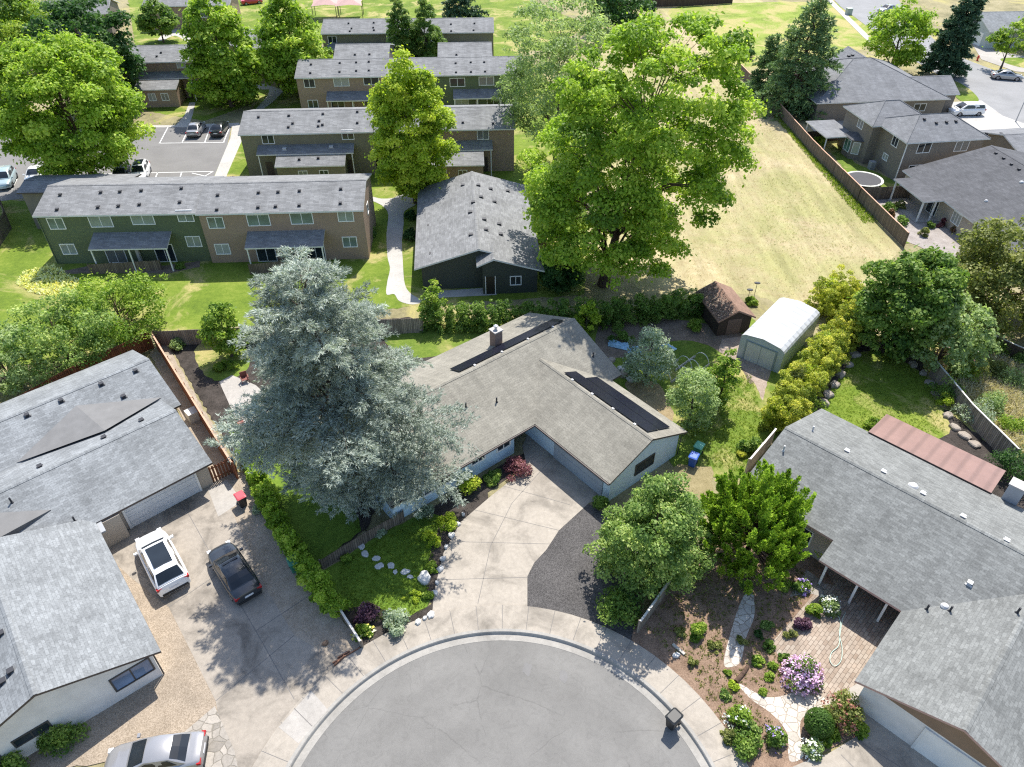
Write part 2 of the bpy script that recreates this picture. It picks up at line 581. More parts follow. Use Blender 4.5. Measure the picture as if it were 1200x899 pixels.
def broadleaf(name, label, base, h, r, mat, barkm, seed, prof='round', z0=.18, clumps=160, per=150, L=.34, W=.22, rc=.14,
              bump=.28, group=None, trunk_r=None, cat='tree', flat=.75, inner=.25, up=.55, limbs=16, lean=(0, 0), rz=0):
    rg = np.random.default_rng(seed)
    root = thing(name, label, cat, (base.x, base.y, base.z), rz, group)
    # lobes make the outline uneven
    nl = 14
    lt, la, lw = rg.random(nl), rg.uniform(0, 2 * np.pi, nl), rg.uniform(-bump, bump, nl)
    t = rg.random(clumps * 4)
    ang = rg.uniform(0, 2 * np.pi, clumps * 4)
    env = PROFILE[prof](t)
    keep = rg.random(len(t)) < np.clip(env / env.max() + .1, 0, 1)
    t, ang, env = t[keep][:clumps], ang[keep][:clumps], env[keep][:clumps]
    mod = np.ones(len(t))
    for a, b, c in zip(lt, la, lw):
        dd = np.abs((ang - b + np.pi) % (2 * np.pi) - np.pi)
        mod += c * np.exp(-(dd / .55) ** 2 - ((t - a) / .16) ** 2)
    rf = inner + (1 - inner) * rg.random(len(t)) ** .45
    rr = r * env * mod * rf
    cz = h * z0 + (h * (1 - z0) - rc * r * .7) * t
    cen = np.stack([rr * np.cos(ang) + lean[0] * t, rr * np.sin(ang) + lean[1] * t, cz], 1)
    rad = rc * r * rg.uniform(.45, 1.5, len(t)) * (.75 + .35 * env)
    q, ti = clump_leaves(rg, cen, rad, per, L, W, flat, up)
    # stray twigs beyond the clumps break the outline
    ns = len(q) // 12
    ii = rg.integers(0, len(cen), ns)
    d = unit(rg.normal(size=(ns, 3)) + np.array([0, 0, .3]))
    q2 = leaf_quads(rg, cen[ii] + d * rad[ii, None] * rg.uniform(1.0, 1.6, (ns, 1)), d, L, W, up)
    quadmesh('crown', np.concatenate([q, q2]), np.concatenate([ti, np.clip(rg.normal(.55, .15, ns), 0, 1)]), mat, root)
    tr = trunk_r or max(.08, h * .02)
    m = MB()
    top = h * (z0 + (1 - z0) * .72)
    pts, rads = [], []
    for i in range(8):
        s = i / 7
        pts.append((lean[0] * s * .6 + rg.normal(0, .012 * h) * s, lean[1] * s * .6 + rg.normal(0, .012 * h) * s, top * s - .05))
        rads.append(tr * (1.35 if i == 0 else 1) * (1 - .8 * s))
    m.tube(pts, rads, 9)
    far = np.argsort(-np.linalg.norm(cen[:, :2], axis=1))
    pick = rg.choice(len(cen), min(limbs, len(cen)), replace=False)
    for i in pick:
        e = Vector(cen[i]); s = min(.92, max(.25, (e.z - .35 * math.hypot(e.x, e.y)) / max(top, .1)))
        k = min(7, max(0, int(s * 7)))
        a = Vector(pts[k]); mid = a.lerp(e, .5) + Vector((0, 0, .06 * h))
        r0 = min(rads[k] * .45, .16)
        m.tube([a, a.lerp(mid, .6), mid, mid.lerp(e, .6), e], [r0, r0 * .8, r0 * .55, r0 * .35, r0 * .12], 6)
    m.build('trunk', barkm, root, smooth=True)
    return root

def conifer(name, label, base, h, r, mat, barkm, seed, limbs=150, rise=.35, droop=.45, zb=.08, tuft=(.32, .08), sprays=11, per=10,
            prof=.85, wild=.25, group=None, bare=0.25, needles=3, rz=0, top_up=.9, fat=1.0, boughs=0, lobes=(), shape=None):
    rg = np.random.default_rng(seed)
    root = thing(name, label, 'tree', (base.x, base.y, base.z), rz, group)
    Q, T = [], []
    m = MB()
    pts = [(rg.normal(0, .006 * h) * i, rg.normal(0, .006 * h) * i, h * .97 * i / 8 - .05) for i in range(9)]
    tr = h * .022
    m.tube(pts, [tr * (1.3 if i == 0 else 1) * (1 - .95 * i / 8) + .02 for i in range(9)], 9)
    dirw = rg.uniform(-wild, wild, 9)
    bt, ba = rg.random(max(1, boughs)) ** 1.3, rg.uniform(0, 6.2832, max(1, boughs))
    for i in range(limbs):
        t = min(.985, (i + rg.random()) / limbs)
        t = t ** .92
        z = h * (zb + (1 - zb) * t)
        az = i * 2.39996 + rg.normal(0, .35)
        lobe = 1 + dirw[int((az % 6.283) / 6.2832 * 8.99)] * (1 - t)
        for la, lg in lobes: lobe *= 1 + lg * math.exp(-(((az - R(la) + math.pi) % 6.2832 - math.pi) / .7) ** 2) * math.sin(math.pi * min(1, t + .08))
        if boughs:
            dd = np.abs((az - ba + math.pi) % 6.2832 - math.pi)
            lobe *= .66 + .5 * min(1, float(np.exp(-(dd / .33) ** 2 - ((t - bt) / .07) ** 2).max()) * 1.2)
        pr = (1 - t) ** prof if shape is None else (.68 + .32 * min(1, t / .36) if t < .42 else ((1 - t) / .58) ** .62)
        Rl = max(.35, r * pr * lobe * rg.uniform(.7, 1.06) + .25)
        up = rise + (top_up - rise) * t ** 2 + rg.normal(0, .08)
        dr = droop * (1 - .6 * t) + rg.normal(0, .05)
        u = np.array([math.cos(az), math.sin(az), 0]); sd = np.array([-math.sin(az), math.cos(az), 0])
        bend = rg.normal(0, .12); limbt = rg.normal(0, .1)
        f = z / h * 8; k = min(7, int(f))
        b0 = np.array(pts[k]) + (np.array(pts[k + 1]) - np.array(pts[k])) * (f - k)
        def at(s): return b0 + (u + sd * bend * s) * Rl * s + np.array([0, 0, 1]) * Rl * (up * s - dr * s * s)
        r0 = max(.02, tr * .32 * (1 - t) + .015)
        m.tube([at(s) for s in (0, .3, .6, .85)], [r0, r0 * .75, r0 * .45, r0 * .15], 5, cap=False)
        ns = max(3, int(sprays * (Rl / r) ** .6))
        ss = bare + (1 - bare) * (np.arange(ns) + rg.random(ns)) / ns
        for j, s in enumerate(ss):
            side = 1 if j % 2 else -1
            c0 = at(s)
            d = u * .62 + sd * side * rg.uniform(.45, 1.0) + np.array([0, 0, rg.normal(.08, .1)])
            d /= np.linalg.norm(d)
            Ls = (Rl * .34 * (1.15 - .75 * s) + .22) * rg.uniform(.7, 1.2) * fat
            n = max(3, int(per * Ls / (.34 * r * .55 + .22)))
            w = rg.random((n, 1)) ** .8
            p = c0 + d * Ls * w + np.array([0, 0, -1]) * (w * w) * Ls * .22 + rg.normal(0, .05 + .05 * Ls, (n, 3)) * np.array([1, 1, .6])
            p = np.repeat(p, needles, 0)
            nd = unit(d + rg.normal(0, .55, (len(p), 3)))
            wv = unit(np.cross(nd, rg.normal(0, .7, (len(p), 3)) + np.array([0, 0, .8])))
            sc = rg.uniform(.6, 1.3, (len(p), 1))
            a = nd * tuft[0] * sc; b = wv * tuft[1] * .5 * sc
            Q.append(np.stack([p - b, p + a * .5 - b * 1.2, p + a, p + a * .4 + b * 1.2], 1))
            T.append(np.full(len(p), .5 + limbt + rg.normal(0, .1)) + rg.normal(0, .16, len(p)))
    quadmesh('crown', np.concatenate(Q), np.concatenate(T), mat, root)
    m.build('trunk', barkm, root, smooth=True)
    return root

def plume_tree(name, label, base, h, r, mat, barkm, seed, n=260, plume=1.5, wid=.42, needles=230):
    "upright plumes standing on a dome, each a narrow spire of sprays"
    rg = np.random.default_rng(seed)
    root = thing(name, label, 'tree', (base.x, base.y, base.z))
    Q, T = [], []
    m = MB()
    m.tube([(0, 0, -.05), (.05, .03, h * .2), (.0, .05, h * .45), (.03, 0, h * .75)], [.2, .16, .12, .04], 9)
    lob = rg.uniform(.78, 1.12, 9)
    for i in range(n):
        u = rg.random(); az = i * 2.39996 + rg.normal(0, .2)
        el = math.asin(min(1, u ** .9))
        k = lob[int((az % 6.2832) / 6.2832 * 8.99)] * rg.uniform(.68, 1.06)
        o = np.array([math.cos(az) * math.cos(el), math.sin(az) * math.cos(el), math.sin(el)])
        p0 = o * np.array([r * k * .86, r * k * .86, h * .62 * k]) + np.array([0, 0, h * .2])
        d = o * np.array([.5, .5, .2]) + np.array([0, 0, .9]) + rg.normal(0, .1, 3); d /= np.linalg.norm(d)
        L = plume * rg.uniform(.6, 1.2); q = int(needles * L / plume)
        s = rg.random((q, 1)) ** .8
        e1 = np.cross(d, [0.3, .9, .1]); e1 /= np.linalg.norm(e1); e2 = np.cross(d, e1)
        a = rg.uniform(0, 6.2832, (q, 1)); rad = wid * (1 - s) ** .7 * rg.random((q, 1)) ** .4 * (.35 + 1.3 * np.minimum(s * 2, .5))
        side = e1 * np.cos(a) + e2 * np.sin(a)
        p = p0 - d * L * .45 + d * L * s + side * rad
        nd = unit(d * 1.0 + side * .55 + rg.normal(0, .3, (q, 3)))
        wv = unit(np.cross(nd, side + rg.normal(0, .4, (q, 3))))
        sc = rg.uniform(.6, 1.3, (q, 1))
        A = nd * .2 * sc; Bv = wv * .042 * sc
        Q.append(np.stack([p - Bv, p + A * .5 - Bv * 1.3, p + A, p + A * .5 + Bv * 1.3], 1)); T.append(.5 + rg.normal(0, .1) + rg.normal(0, .17, q))
        if i % 5 == 0: m.tube([(0, 0, h * .22), tuple(p0 * .55 + np.array([0, 0, h * .1])), tuple(p0)], [.07, .045, .015], 5, cap=False)
    quadmesh('crown', np.concatenate(Q), np.concatenate(T), mat, root)
    m.build('trunk', barkm, root, smooth=True)
    return root

def bush_quads(seed, r, h, clumps=14, per=130, L=.14, W=.09, spread=.55, jit=.7, flat=1.0, fill=.35):
    rg = np.random.default_rng(seed)
    d = unit(rg.normal(size=(clumps, 3))); d[:, 2] = np.abs(d[:, 2])
    rf = fill + (1 - fill) * rg.random((clumps, 1)) ** .6
    sx = rg.uniform(.82, 1.15, 2)
    rf = np.where(rg.random((clumps, 1)) < .2, rf * 1.22, rf)
    cen = d * rf * np.array([r * .72 * sx[0], r * .72 * sx[1], h * .68]) + np.array([0, 0, h * .12])
    rad = min(r, h) * rg.uniform(.22, .52, clumps)
    return clump_leaves(rg, cen, rad, per, L, W, flat, .5, jit, spread)

def shrub(label, base, r, h, mat, seed, name='shrub', cat='shrub', group=None, clumps=14, per=130, L=.14, W=.09, flowers=None, nf=160, fs=.12, rz=0, **k):
    q, t = bush_quads(seed, r, h, clumps, per, L, W, **k)
    if flowers:
        root = thing(name, label, cat, (base.x, base.y, base.z), rz, group)
        quadmesh('foliage', q, t, mat, root)
        rg = np.random.default_rng(seed + 5)
        d = unit(rg.normal(size=(nf, 3))); d[:, 2] = np.abs(d[:, 2])
        c = d * np.array([r, r, h]) * rg.uniform(.82, 1.05, (nf, 1))
        idx = np.repeat(np.arange(nf), 7)
        c2 = c[idx] + rg.normal(0, fs * .55, (len(idx), 3))
        quadmesh('blossoms', leaf_quads(rg, c2, d[idx], fs, fs * .8, .5, .6), rg.random(len(idx)), flowers, root)
        return root
    o = quadmesh(name, q, t, mat)
    o.location = base
    o.rotation_euler.z = rz
    return tag(o, label, cat, group)

def topiary(label, base, r, h, mat, seed):
    rg = np.random.default_rng(seed)
    n = 5200
    d = unit(rg.normal(size=(n, 3)))
    z = (d[:, 2] + 1) / 2
    prof = np.where(z < .55, 1, 1 - .35 * ((z - .55) / .45) ** 2)
    p = d * np.array([r, r, h / 2]) * rg.uniform(.86, 1.02, (n, 1)) * np.stack([prof, prof, np.ones(n)], 1) + np.array([0, 0, h / 2])
    o = quadmesh('topiary_shrub', leaf_quads(rg, p, d, .1, .07, .2, .5, 1.4), rg.normal(.5, .15, n), mat)
    o.location = base
    return tag(o, label, 'shrub')

def hedge(name, label, line, w, h, mat, seed, cat='hedge', step=.42, per=90, L=.17, W=.11, wob=.25, group=None):
    rg = np.random.default_rng(seed)
    cen, rad = [], []
    for a, b in zip(line, line[1:]):
        d = b - a; n = Vector((-d.y, d.x, 0)).normalized()
        k = max(1, int(d.length / step))
        for i in range(k):
            p = a + d * ((i + rg.random()) / k)
            hh = h * rg.uniform(1 - wob, 1 + wob * .4)
            for zz in np.arange(.25, hh, .5):
                for s in (-1, 0, 1):
                    q = p + n * (s * w * .36 + rg.normal(0, w * .08))
                    cen.append((q.x + rg.normal(0, .12), q.y + rg.normal(0, .12), zz + rg.normal(0, .18))); rad.append(rg.uniform(.14, .46))
    o_ = np.array(cen[0]); o_[2] = 0
    q, t = clump_leaves(rg, np.array(cen) - o_, np.array(rad), per, L, W, 1.0, .45, .7, .55)
    o = quadmesh(name, q, t, mat)
    o.location = o_
    return tag(o, label, cat, group)

def in_poly(p, poly):
    x, y = p[:, 0], p[:, 1]
    r = np.zeros(len(p), bool)
    n = len(poly)
    for i in range(n):
        x0, y0 = poly[i][:2]; x1, y1 = poly[(i + 1) % n][:2]
        c = ((y0 > y) != (y1 > y)) & (x < (x1 - x0) * (y - y0) / ((y1 - y0) or 1e-9) + x0)
        r ^= c
    return r

def tufts(name, label, poly, n, hgt_, wid, mat, seed, blades=4, kind='stuff', cat='grass', px=True, clear=()):
    rg = np.random.default_rng(seed)
    pl = [tuple(P(*p)[:2]) for p in poly] if px else poly
    a = np.array(pl)
    p = rg.uniform(a.min(0), a.max(0), (n * 3, 2))
    p = p[in_poly(p, pl)][:n]
    for q in clear:
        p = p[~in_poly(p, [tuple(P(*k)[:2]) for k in q] if px else q)]
    i = np.repeat(np.arange(len(p)), blades)
    m = len(i)
    c = np.full((m, 3), .06); c[:, :2] = p[i] + rg.normal(0, wid * .5, (m, 2))
    az = rg.uniform(0, 2 * np.pi, m)
    t = np.stack([np.cos(az), np.sin(az), np.zeros(m)], 1)
    tip = np.stack([rg.normal(0, .5, m), rg.normal(0, .5, m), np.ones(m)], 1) * hgt_ * rg.uniform(.4, 1.2, (m, 1))
    wv = t * wid * .35
    V = np.stack([c - wv, c + wv, c + tip + wv * .3, c + tip - wv * .3], 1)
    o = quadmesh(name, V, (.5 + rg.normal(0, .15, len(p)))[i] + rg.normal(0, .12, m), mat)
    return tag(o, label, cat, kind=kind)

# ---------------------------------------------------------------- buildings
TRIM = plain('white_trim', (.72, .72, .7), .5)
DARKTRIM = plain('dark_trim', (.05, .05, .05), .5)
GLASS = glass('window_glass')
GLASSPALE = glass('pale_window_glass', (.12, .16, .15), .12)
VENTM = plain('vent_metal', (.035, .035, .04), .6)
WHITEVENT = plain('white_vent', (.5, .5, .5), .6)

class B:
    "a building standing at (ox, oy), its local x axis turned by ang degrees"
    def __init__(s, name, label, cat, ox, oy, ang, group=None):
        s.o = thing(name, label, cat, (ox, oy, 0), R(ang), group)
        s.org = Vector((ox, oy, 0)); s.a = R(ang)
        s.roofs = []
        s.cache = {}
    def loc(s, p):
        d = Vector(p) - s.org
        c, n = math.cos(s.a), math.sin(s.a)
        return Vector((d.x * c + d.y * n, -d.x * n + d.y * c, d.z))
    def wl(s, x, y, z=0):
        c, n = math.cos(s.a), math.sin(s.a)
        return Vector((s.org.x + x * c - y * n, s.org.y + x * n + y * c, z))
    def on_y(s, px, py, yl):
        "local x and z where the photo point meets the wall plane y = yl"
        o = s.loc((0, 0, CAM_H)); d = s.loc(Vector((0, 0, CAM_H)) + ray(px, py)) - o
        k = (yl - o.y) / d.y
        q = o + d * k
        return q.x, q.z
    def on_x(s, px, py, xl):
        o = s.loc((0, 0, CAM_H)); d = s.loc(Vector((0, 0, CAM_H)) + ray(px, py)) - o
        k = (xl - o.x) / d.x
        q = o + d * k
        return q.y, q.z
    def walls(s, x0, x1, y0, y1, zt, mat, axis=None, rz=None, name='wall', z0=0.0, skew=None):
        m = MB()
        if axis is None:
            m.box((x0, y0, z0), (x1, y1, zt))
        else:
            if axis == 'x':
                ym = (y0 + y1) / 2
                prof = [(y0, z0), (y1, z0), (y1, zt), (ym, rz), (y0, zt)]
                A = [(x0, a, b) for a, b in prof]; D = [(x1, a, b) for a, b in prof]
            else:
                xm = (x0 + x1) / 2
                prof = [(x0, z0), (x1, z0), (x1, zt), (xm, rz), (x0, zt)]
                A = [(a, y0, b) for a, b in prof]; D = [(a, y1, b) for a, b in prof]
            m.face(A, 0); m.face(D[::-1], 0)
            for i in range(5):
                j = (i + 1) % 5
                m.face([A[i], D[i], D[j], A[j]], 0)
        return outward(m.build(name, mat, s.o))
    def roof(s, x0, x1, y0, y1, ez, rz, axis, mats, t=.16, name='roof', ridge=None, ez1=None):
        "gable roof; the numbers are the roof's outline, eave height and ridge height; mats: shingle, fascia"
        m = MB()
        e1 = ez if ez1 is None else ez1
        if axis == 'x': a0, a1, b0, b1 = x0, x1, y0, y1
        else: a0, a1, b0, b1 = y0, y1, x0, x1
        bm_ = (b0 + b1) / 2 if ridge is None else ridge
        def pt(a, b, z): return (a, b, z) if axis == 'x' else (b, a, z)
        sl0 = math.hypot(bm_ - b0, rz - ez); sl1 = math.hypot(b1 - bm_, rz - e1)
        m.face([pt(a0, b0, ez), pt(a1, b0, ez), pt(a1, bm_, rz), pt(a0, bm_, rz)], 0, [(a0, 0), (a1, 0), (a1, sl0), (a0, sl0)])
        m.face([pt(a0, bm_, rz), pt(a1, bm_, rz), pt(a1, b1, e1), pt(a0, b1, e1)], 0, [(a0, sl1), (a1, sl1), (a1, 0), (a0, 0)])
        m.face([pt(a0, b0, ez - t), pt(a0, bm_, rz - t), pt(a1, bm_, rz - t), pt(a1, b0, ez - t)], 1)
        m.face([pt(a0, bm_, rz - t), pt(a0, b1, e1 - t), pt(a1, b1, e1 - t), pt(a1, bm_, rz - t)], 1)
        m.face([pt(a0, b0, ez - t), pt(a1, b0, ez - t), pt(a1, b0, ez), pt(a0, b0, ez)], 1)
        m.face([pt(a0, b1, e1 - t), pt(a0, b1, e1), pt(a1, b1, e1), pt(a1, b1, e1 - t)], 1)
        for a in (a0, a1):
            m.face([pt(a, b0, ez - t), pt(a, b0, ez), pt(a, bm_, rz), pt(a, bm_, rz - t)], 1)
            m.face([pt(a, bm_, rz - t), pt(a, bm_, rz), pt(a, b1, e1), pt(a, b1, e1 - t)], 1)
        # ridge cap, a row of overlapping shingles
        d = .16
        k = (rz - ez) / max(.01, (bm_ - b0)); k1 = (rz - e1) / max(.01, (b1 - bm_))
        zz = .03
        m.face([pt(a0, bm_ - d, rz - d * k + zz), pt(a1, bm_ - d, rz - d * k + zz), pt(a1, bm_, rz + zz), pt(a0, bm_, rz + zz)], 0, [(0, a0), (0, a1), (d, a1), (d, a0)])
        m.face([pt(a0, bm_, rz + zz), pt(a1, bm_, rz + zz), pt(a1, bm_ + d, rz - d * k1 + zz), pt(a0, bm_ + d, rz - d * k1 + zz)], 0, [(0, a0), (0, a1), (d, a1), (d, a0)])
        o = outward(m.build(name, mats, s.o), merge=False)
        s.roofs.append(o)
        return o
    def gable(s, x0, x1, y0, y1, ez, rz, axis, wall, mats, ie=.45, ig=.3, t=.16, gab=None, name='wall'):
        half = ((y1 - y0) if axis == 'x' else (x1 - x0)) / 2
        k = (rz - ez) / half
        zt = ez + k * ie - t - .01
        if axis == 'x': w = s.walls(x0 + ig, x1 - ig, y0 + ie, y1 - ie, zt, wall, 'x', rz - t - .01, name)
        else: w = s.walls(x0 + ie, x1 - ie, y0 + ig, y1 - ig, zt, wall, 'y', rz - t - .01, name)
        return s.roof(x0, x1, y0, y1, ez, rz, axis, mats, t)
    def hip(s, x0, x1, y0, y1, ez, rz, wall, mats, ie=.45, t=.16, rl=None):
        "hip roof, ridge along the longer side"
        s.walls(x0 + ie, x1 - ie, y0 + ie, y1 - ie, ez - t, wall)
        m = MB()
        dx, dy = x1 - x0, y1 - y0
        if dx >= dy:
            q = dy / 2 if rl is None else rl
            r0, r1 = (x0 + q, (y0 + y1) / 2, rz), (x1 - q, (y0 + y1) / 2, rz)
        else:
            q = dx / 2 if rl is None else rl
            r0, r1 = ((x0 + x1) / 2, y0 + q, rz), ((x0 + x1) / 2, y1 - q, rz)
        c = [(x0, y0, ez), (x1, y0, ez), (x1, y1, ez), (x0, y1, ez)]
        if dx >= dy: faces = [[c[0], c[1], r1, r0], [c[1], c[2], r1], [c[2], c[3], r0, r1], [c[3], c[0], r0]]
        else: faces = [[c[0], c[1], r0], [c[1], c[2], r1, r0], [c[2], c[3], r1], [c[3], c[0], r0, r1]]
        for f in faces:
            a, b = Vector(f[0]), Vector(f[1])
            u = (b - a).normalized()
            n = u.cross(Vector(f[2]) - a).normalized(); v = n.cross(u)
            m.face(f, 0, [((Vector(p) - a).dot(u), (Vector(p) - a).dot(v)) for p in f])
        for i in range(4):
            a, b = c[i], c[(i + 1) % 4]
            m.face([(a[0], a[1], ez - t), (b[0], b[1], ez - t), b, a], 1)
        m.face([(p[0], p[1], ez - t) for p in c[::-1]], 1)
        # hip and ridge caps
        for a, b in ((c[0], r0), (c[3], r0 if dx >= dy else r1), (c[1], r1 if dx >= dy else r0), (c[2], r1), (r0, r1)):
            a, b = Vector(a), Vector(b)
            if (b - a).length < .1: continue
            m.tube([a, b], .07, 5, 0, cap=False)
        o = m.build('roof', mats, s.o)
        s.roofs.append(o)
        return o
    def lean(s, x0, x1, y0, y1, z0, z1, mats, t=.14, name='porch_roof'):
        "single slope: height z0 along y0, z1 along y1"
        m = MB()
        L = math.hypot(y1 - y0, z1 - z0)
        q = [(x0, y0, z0), (x1, y0, z0), (x1, y1, z1), (x0, y1, z1)]
        m.face(q, 0, [(x0, 0), (x1, 0), (x1, L), (x0, L)])
        b = [(a, c, d - t) for a, c, d in q]
        m.face(b[::-1], 1)
        for i in range(4):
            j = (i + 1) % 4
            m.face([b[i], b[j], q[j], q[i]], 1)
        return m.build(name, mats, s.o)
    def box(s, name, a, b, mat, parent=None, bev=0):
        m = MB(); m.box(a, b)
        o = m.build(name, mat, parent or s.o)
        if bev:
            md = o.modifiers.new('bevel', 'BEVEL'); md.width = bev; md.segments = 2
        return o
    def window(s, x, y, z, w, h, face, mull=1, frame=TRIM, pane=GLASS, name='window', sill=True, bw=.09):
        "face: outward direction '-y','+y','-x','+x'; (x,y,z) is the centre on the wall plane"
        key = (w, h, mull, id(frame), id(pane), name)
        rot = {'-y': 0, '+x': R(90), '+y': R(180), '-x': R(-90)}[face]
        if key in s.cache:
            f = copy_tree(s.cache[key], s.o)
        else:
            m = MB()
            m.box((-w / 2 - bw, -.05, -h / 2 - bw), (-w / 2, .04, h / 2 + bw)); m.box((w / 2, -.05, -h / 2 - bw), (w / 2 + bw, .04, h / 2 + bw))
            m.box((-w / 2, -.05, h / 2), (w / 2, .04, h / 2 + bw)); m.box((-w / 2, -.06, -h / 2 - bw), (w / 2, .04, -h / 2))
            for i in range(mull):
                xx = -w / 2 + w * (i + 1) / (mull + 1)
                m.box((xx - .035, -.035, -h / 2), (xx + .035, .03, h / 2))
            f = m.build(name, frame, s.o)
            g = MB(); g.box((-w / 2, -.012, -h / 2), (w / 2, .03, h / 2))
            g.build('pane', pane, f)
            s.cache[key] = f
        f.location = (x, y, z); f.rotation_euler = (0, 0, rot)
        return f
    def win_y(s, px, py, yl, w, h, mull=1, **k):
        x, z = s.on_y(px, py, yl)
        return s.window(x, yl, z, w, h, '-y', mull, **k)
    def win_x(s, px, py, xl, w, h, face='-x', mull=1, **k):
        y, z = s.on_x(px, py, xl)
        return s.window(xl, y, z, w, h, face, mull, **k)
    def vent(s, p, roof=None, kind='box', mat=None, size=.32):
        "p: world point on the roof"
        q = s.loc(p)
        mat = mat or VENTM
        key = ('vent', kind, id(mat), size)
        if key in s.cache: o = s.cache[key].copy(); C.objects.link(o)
        else:
            m = MB()
            if kind == 'box':
                m.box((-size / 2, -size / 2, -.12), (size / 2, size / 2, .12)); m.box((-size * .62, -size * .62, .12), (size * .62, size * .62, .17))
                m.box((-size * .8, -size * .8, -.05), (size * .8, size * .8, -.02))
            elif kind == 'pipe':
                m.tube([(0, 0, -.15), (0, 0, .45)], .06, 8); m.tube([(0, 0, -.1), (0, 0, .06)], [.16, .07], 8)
            elif kind == 'dome':
                m.tube([(0, 0, -.1), (0, 0, .05), (0, 0, .16), (0, 0, .22)], [size, size, size * .7, size * .2], 12)
            o = m.build('roof_vent', mat)
            s.cache[key] = o
        o.parent = roof or s.roofs[0]
        o.location = q; o.rotation_euler = (0, 0, 0)
        return o
    def rz_at(s, px, py, zf):
        "world point where the photo point meets the local roof height function zf(x, y)"
        z = 4.0
        for _ in range(30):
            q = s.loc(P(px, py, z)); z = .5 * z + .5 * zf(q.x, q.y)
        return P(px, py, z)

def fence(name, label, pts, h, mat, postm=None, post=2.4, t=.05, rail=True, cat='fence', cap=None, z0=0.03, gapped=False):
    o0 = Vector(pts[0])
    root = thing(name, label, cat, (o0.x, o0.y, 0))
    m, q = MB(), MB()
    u = 0
    w = [Vector((p[0] - o0.x, p[1] - o0.y)) for p in pts]
    for a, b in zip(w, w[1:]):
        L = (b - a).length
        d = (b - a) / L; n = Vector((-d.y, d.x))
        k = max(1, round(L / post))
        for i in range(k):
            p0, p1 = a + d * L * i / k, a + d * L * (i + 1) / k
            dz = RND.uniform(-.03, .03)
            if gapped:
                nb = max(2, int(L / k / .22))
                for g in range(nb):
                    c0 = p0.lerp(p1, (g + .15) / nb); c1 = p0.lerp(p1, (g + .8) / nb)
                    m.obox(c0, c1, t * .5, z0, h + dz, 0, u)
            else:
                m.obox(p0 + d * .004, p1 - d * .004, t * .6, z0, h + dz, 0, u)
            if rail:
                for zz in (h * .2, h * .8):
                    m.obox(p0 + n * (t * .9), p1 + n * (t * .9), t, zz, zz + .09, 0, u)
            if cap: m.obox(p0 - d * .02, p1 + d * .02, t * 2.6, h + dz + .002, h + dz + .045, 1, u)
            u += L / k
        for i in range(k + 1):
            c = a + d * L * i / k + n * .08
            p_ = MB(); p_.box((c.x - .05, c.y - .05, 0), (c.x + .05, c.y + .05, h + .02))
            p_.build('post', postm or mat, root)
    m.build('board_panel', [mat, cap or mat], root)
    return root

# ---------------------------------------------------------------- cars
TYRE = plain('tyre_rubber', (.015, .015, .016), .8)
RIM = plain('alloy_rim', (.35, .35, .37), .35, .5, .8)
CARGLASS = glass('car_glass', (.012, .016, .02), .05)
LAMPW = plain('headlamp', (.7, .72, .75), .2)
LAMPR = plain('tail_lamp', (.35, .01, .012), .25)
PLATE = plain('number_plate', (.6, .6, .62), .5)
BLACKPL = plain('black_plastic', (.02, .02, .021), .6)

SHAPES = {
    # lower body stations (x, half width, top z) rear to front; cabin: rear base, roof rear, roof front, windscreen base
    'sedan': dict(L=4.75, W=.91, low=[(0, .70, .82), (.08, .80, .96), (.35, .88, 1.0), (1.0, .91, 1.0), (2.4, .91, .96), (3.4, .90, .94), (4.1, .86, .87), (4.45, .78, .79), (4.65, .64, .7), (4.75, .42, .6)],
                  cab=[(.62, .99), (1.45, 1.42), (2.55, 1.45), (3.55, .95)], wh=(.92, 3.78)),
    'suv': dict(L=4.7, W=.95, low=[(0, .78, .9), (.06, .86, 1.02), (.4, .93, 1.06), (1.2, .95, 1.05), (2.5, .95, 1.03), (3.5, .94, 1.02), (4.05, .9, .97), (4.4, .81, .88), (4.6, .65, .78), (4.7, .42, .66)],
                cab=[(.1, 1.06), (.62, 1.62), (2.75, 1.68), (3.6, 1.04)], wh=(.9, 3.75)),
    'minivan': dict(L=4.9, W=.96, low=[(0, .8, .9), (.06, .88, 1.05), (.4, .95, 1.08), (1.2, .96, 1.07), (2.8, .96, 1.05), (3.8, .94, 1.02), (4.3, .89, .92), (4.65, .8, .8), (4.82, .64, .7), (4.9, .42, .62)],
                    cab=[(.06, 1.08), (.4, 1.66), (3.0, 1.72), (4.1, 1.03)], wh=(.95, 3.85)),
}

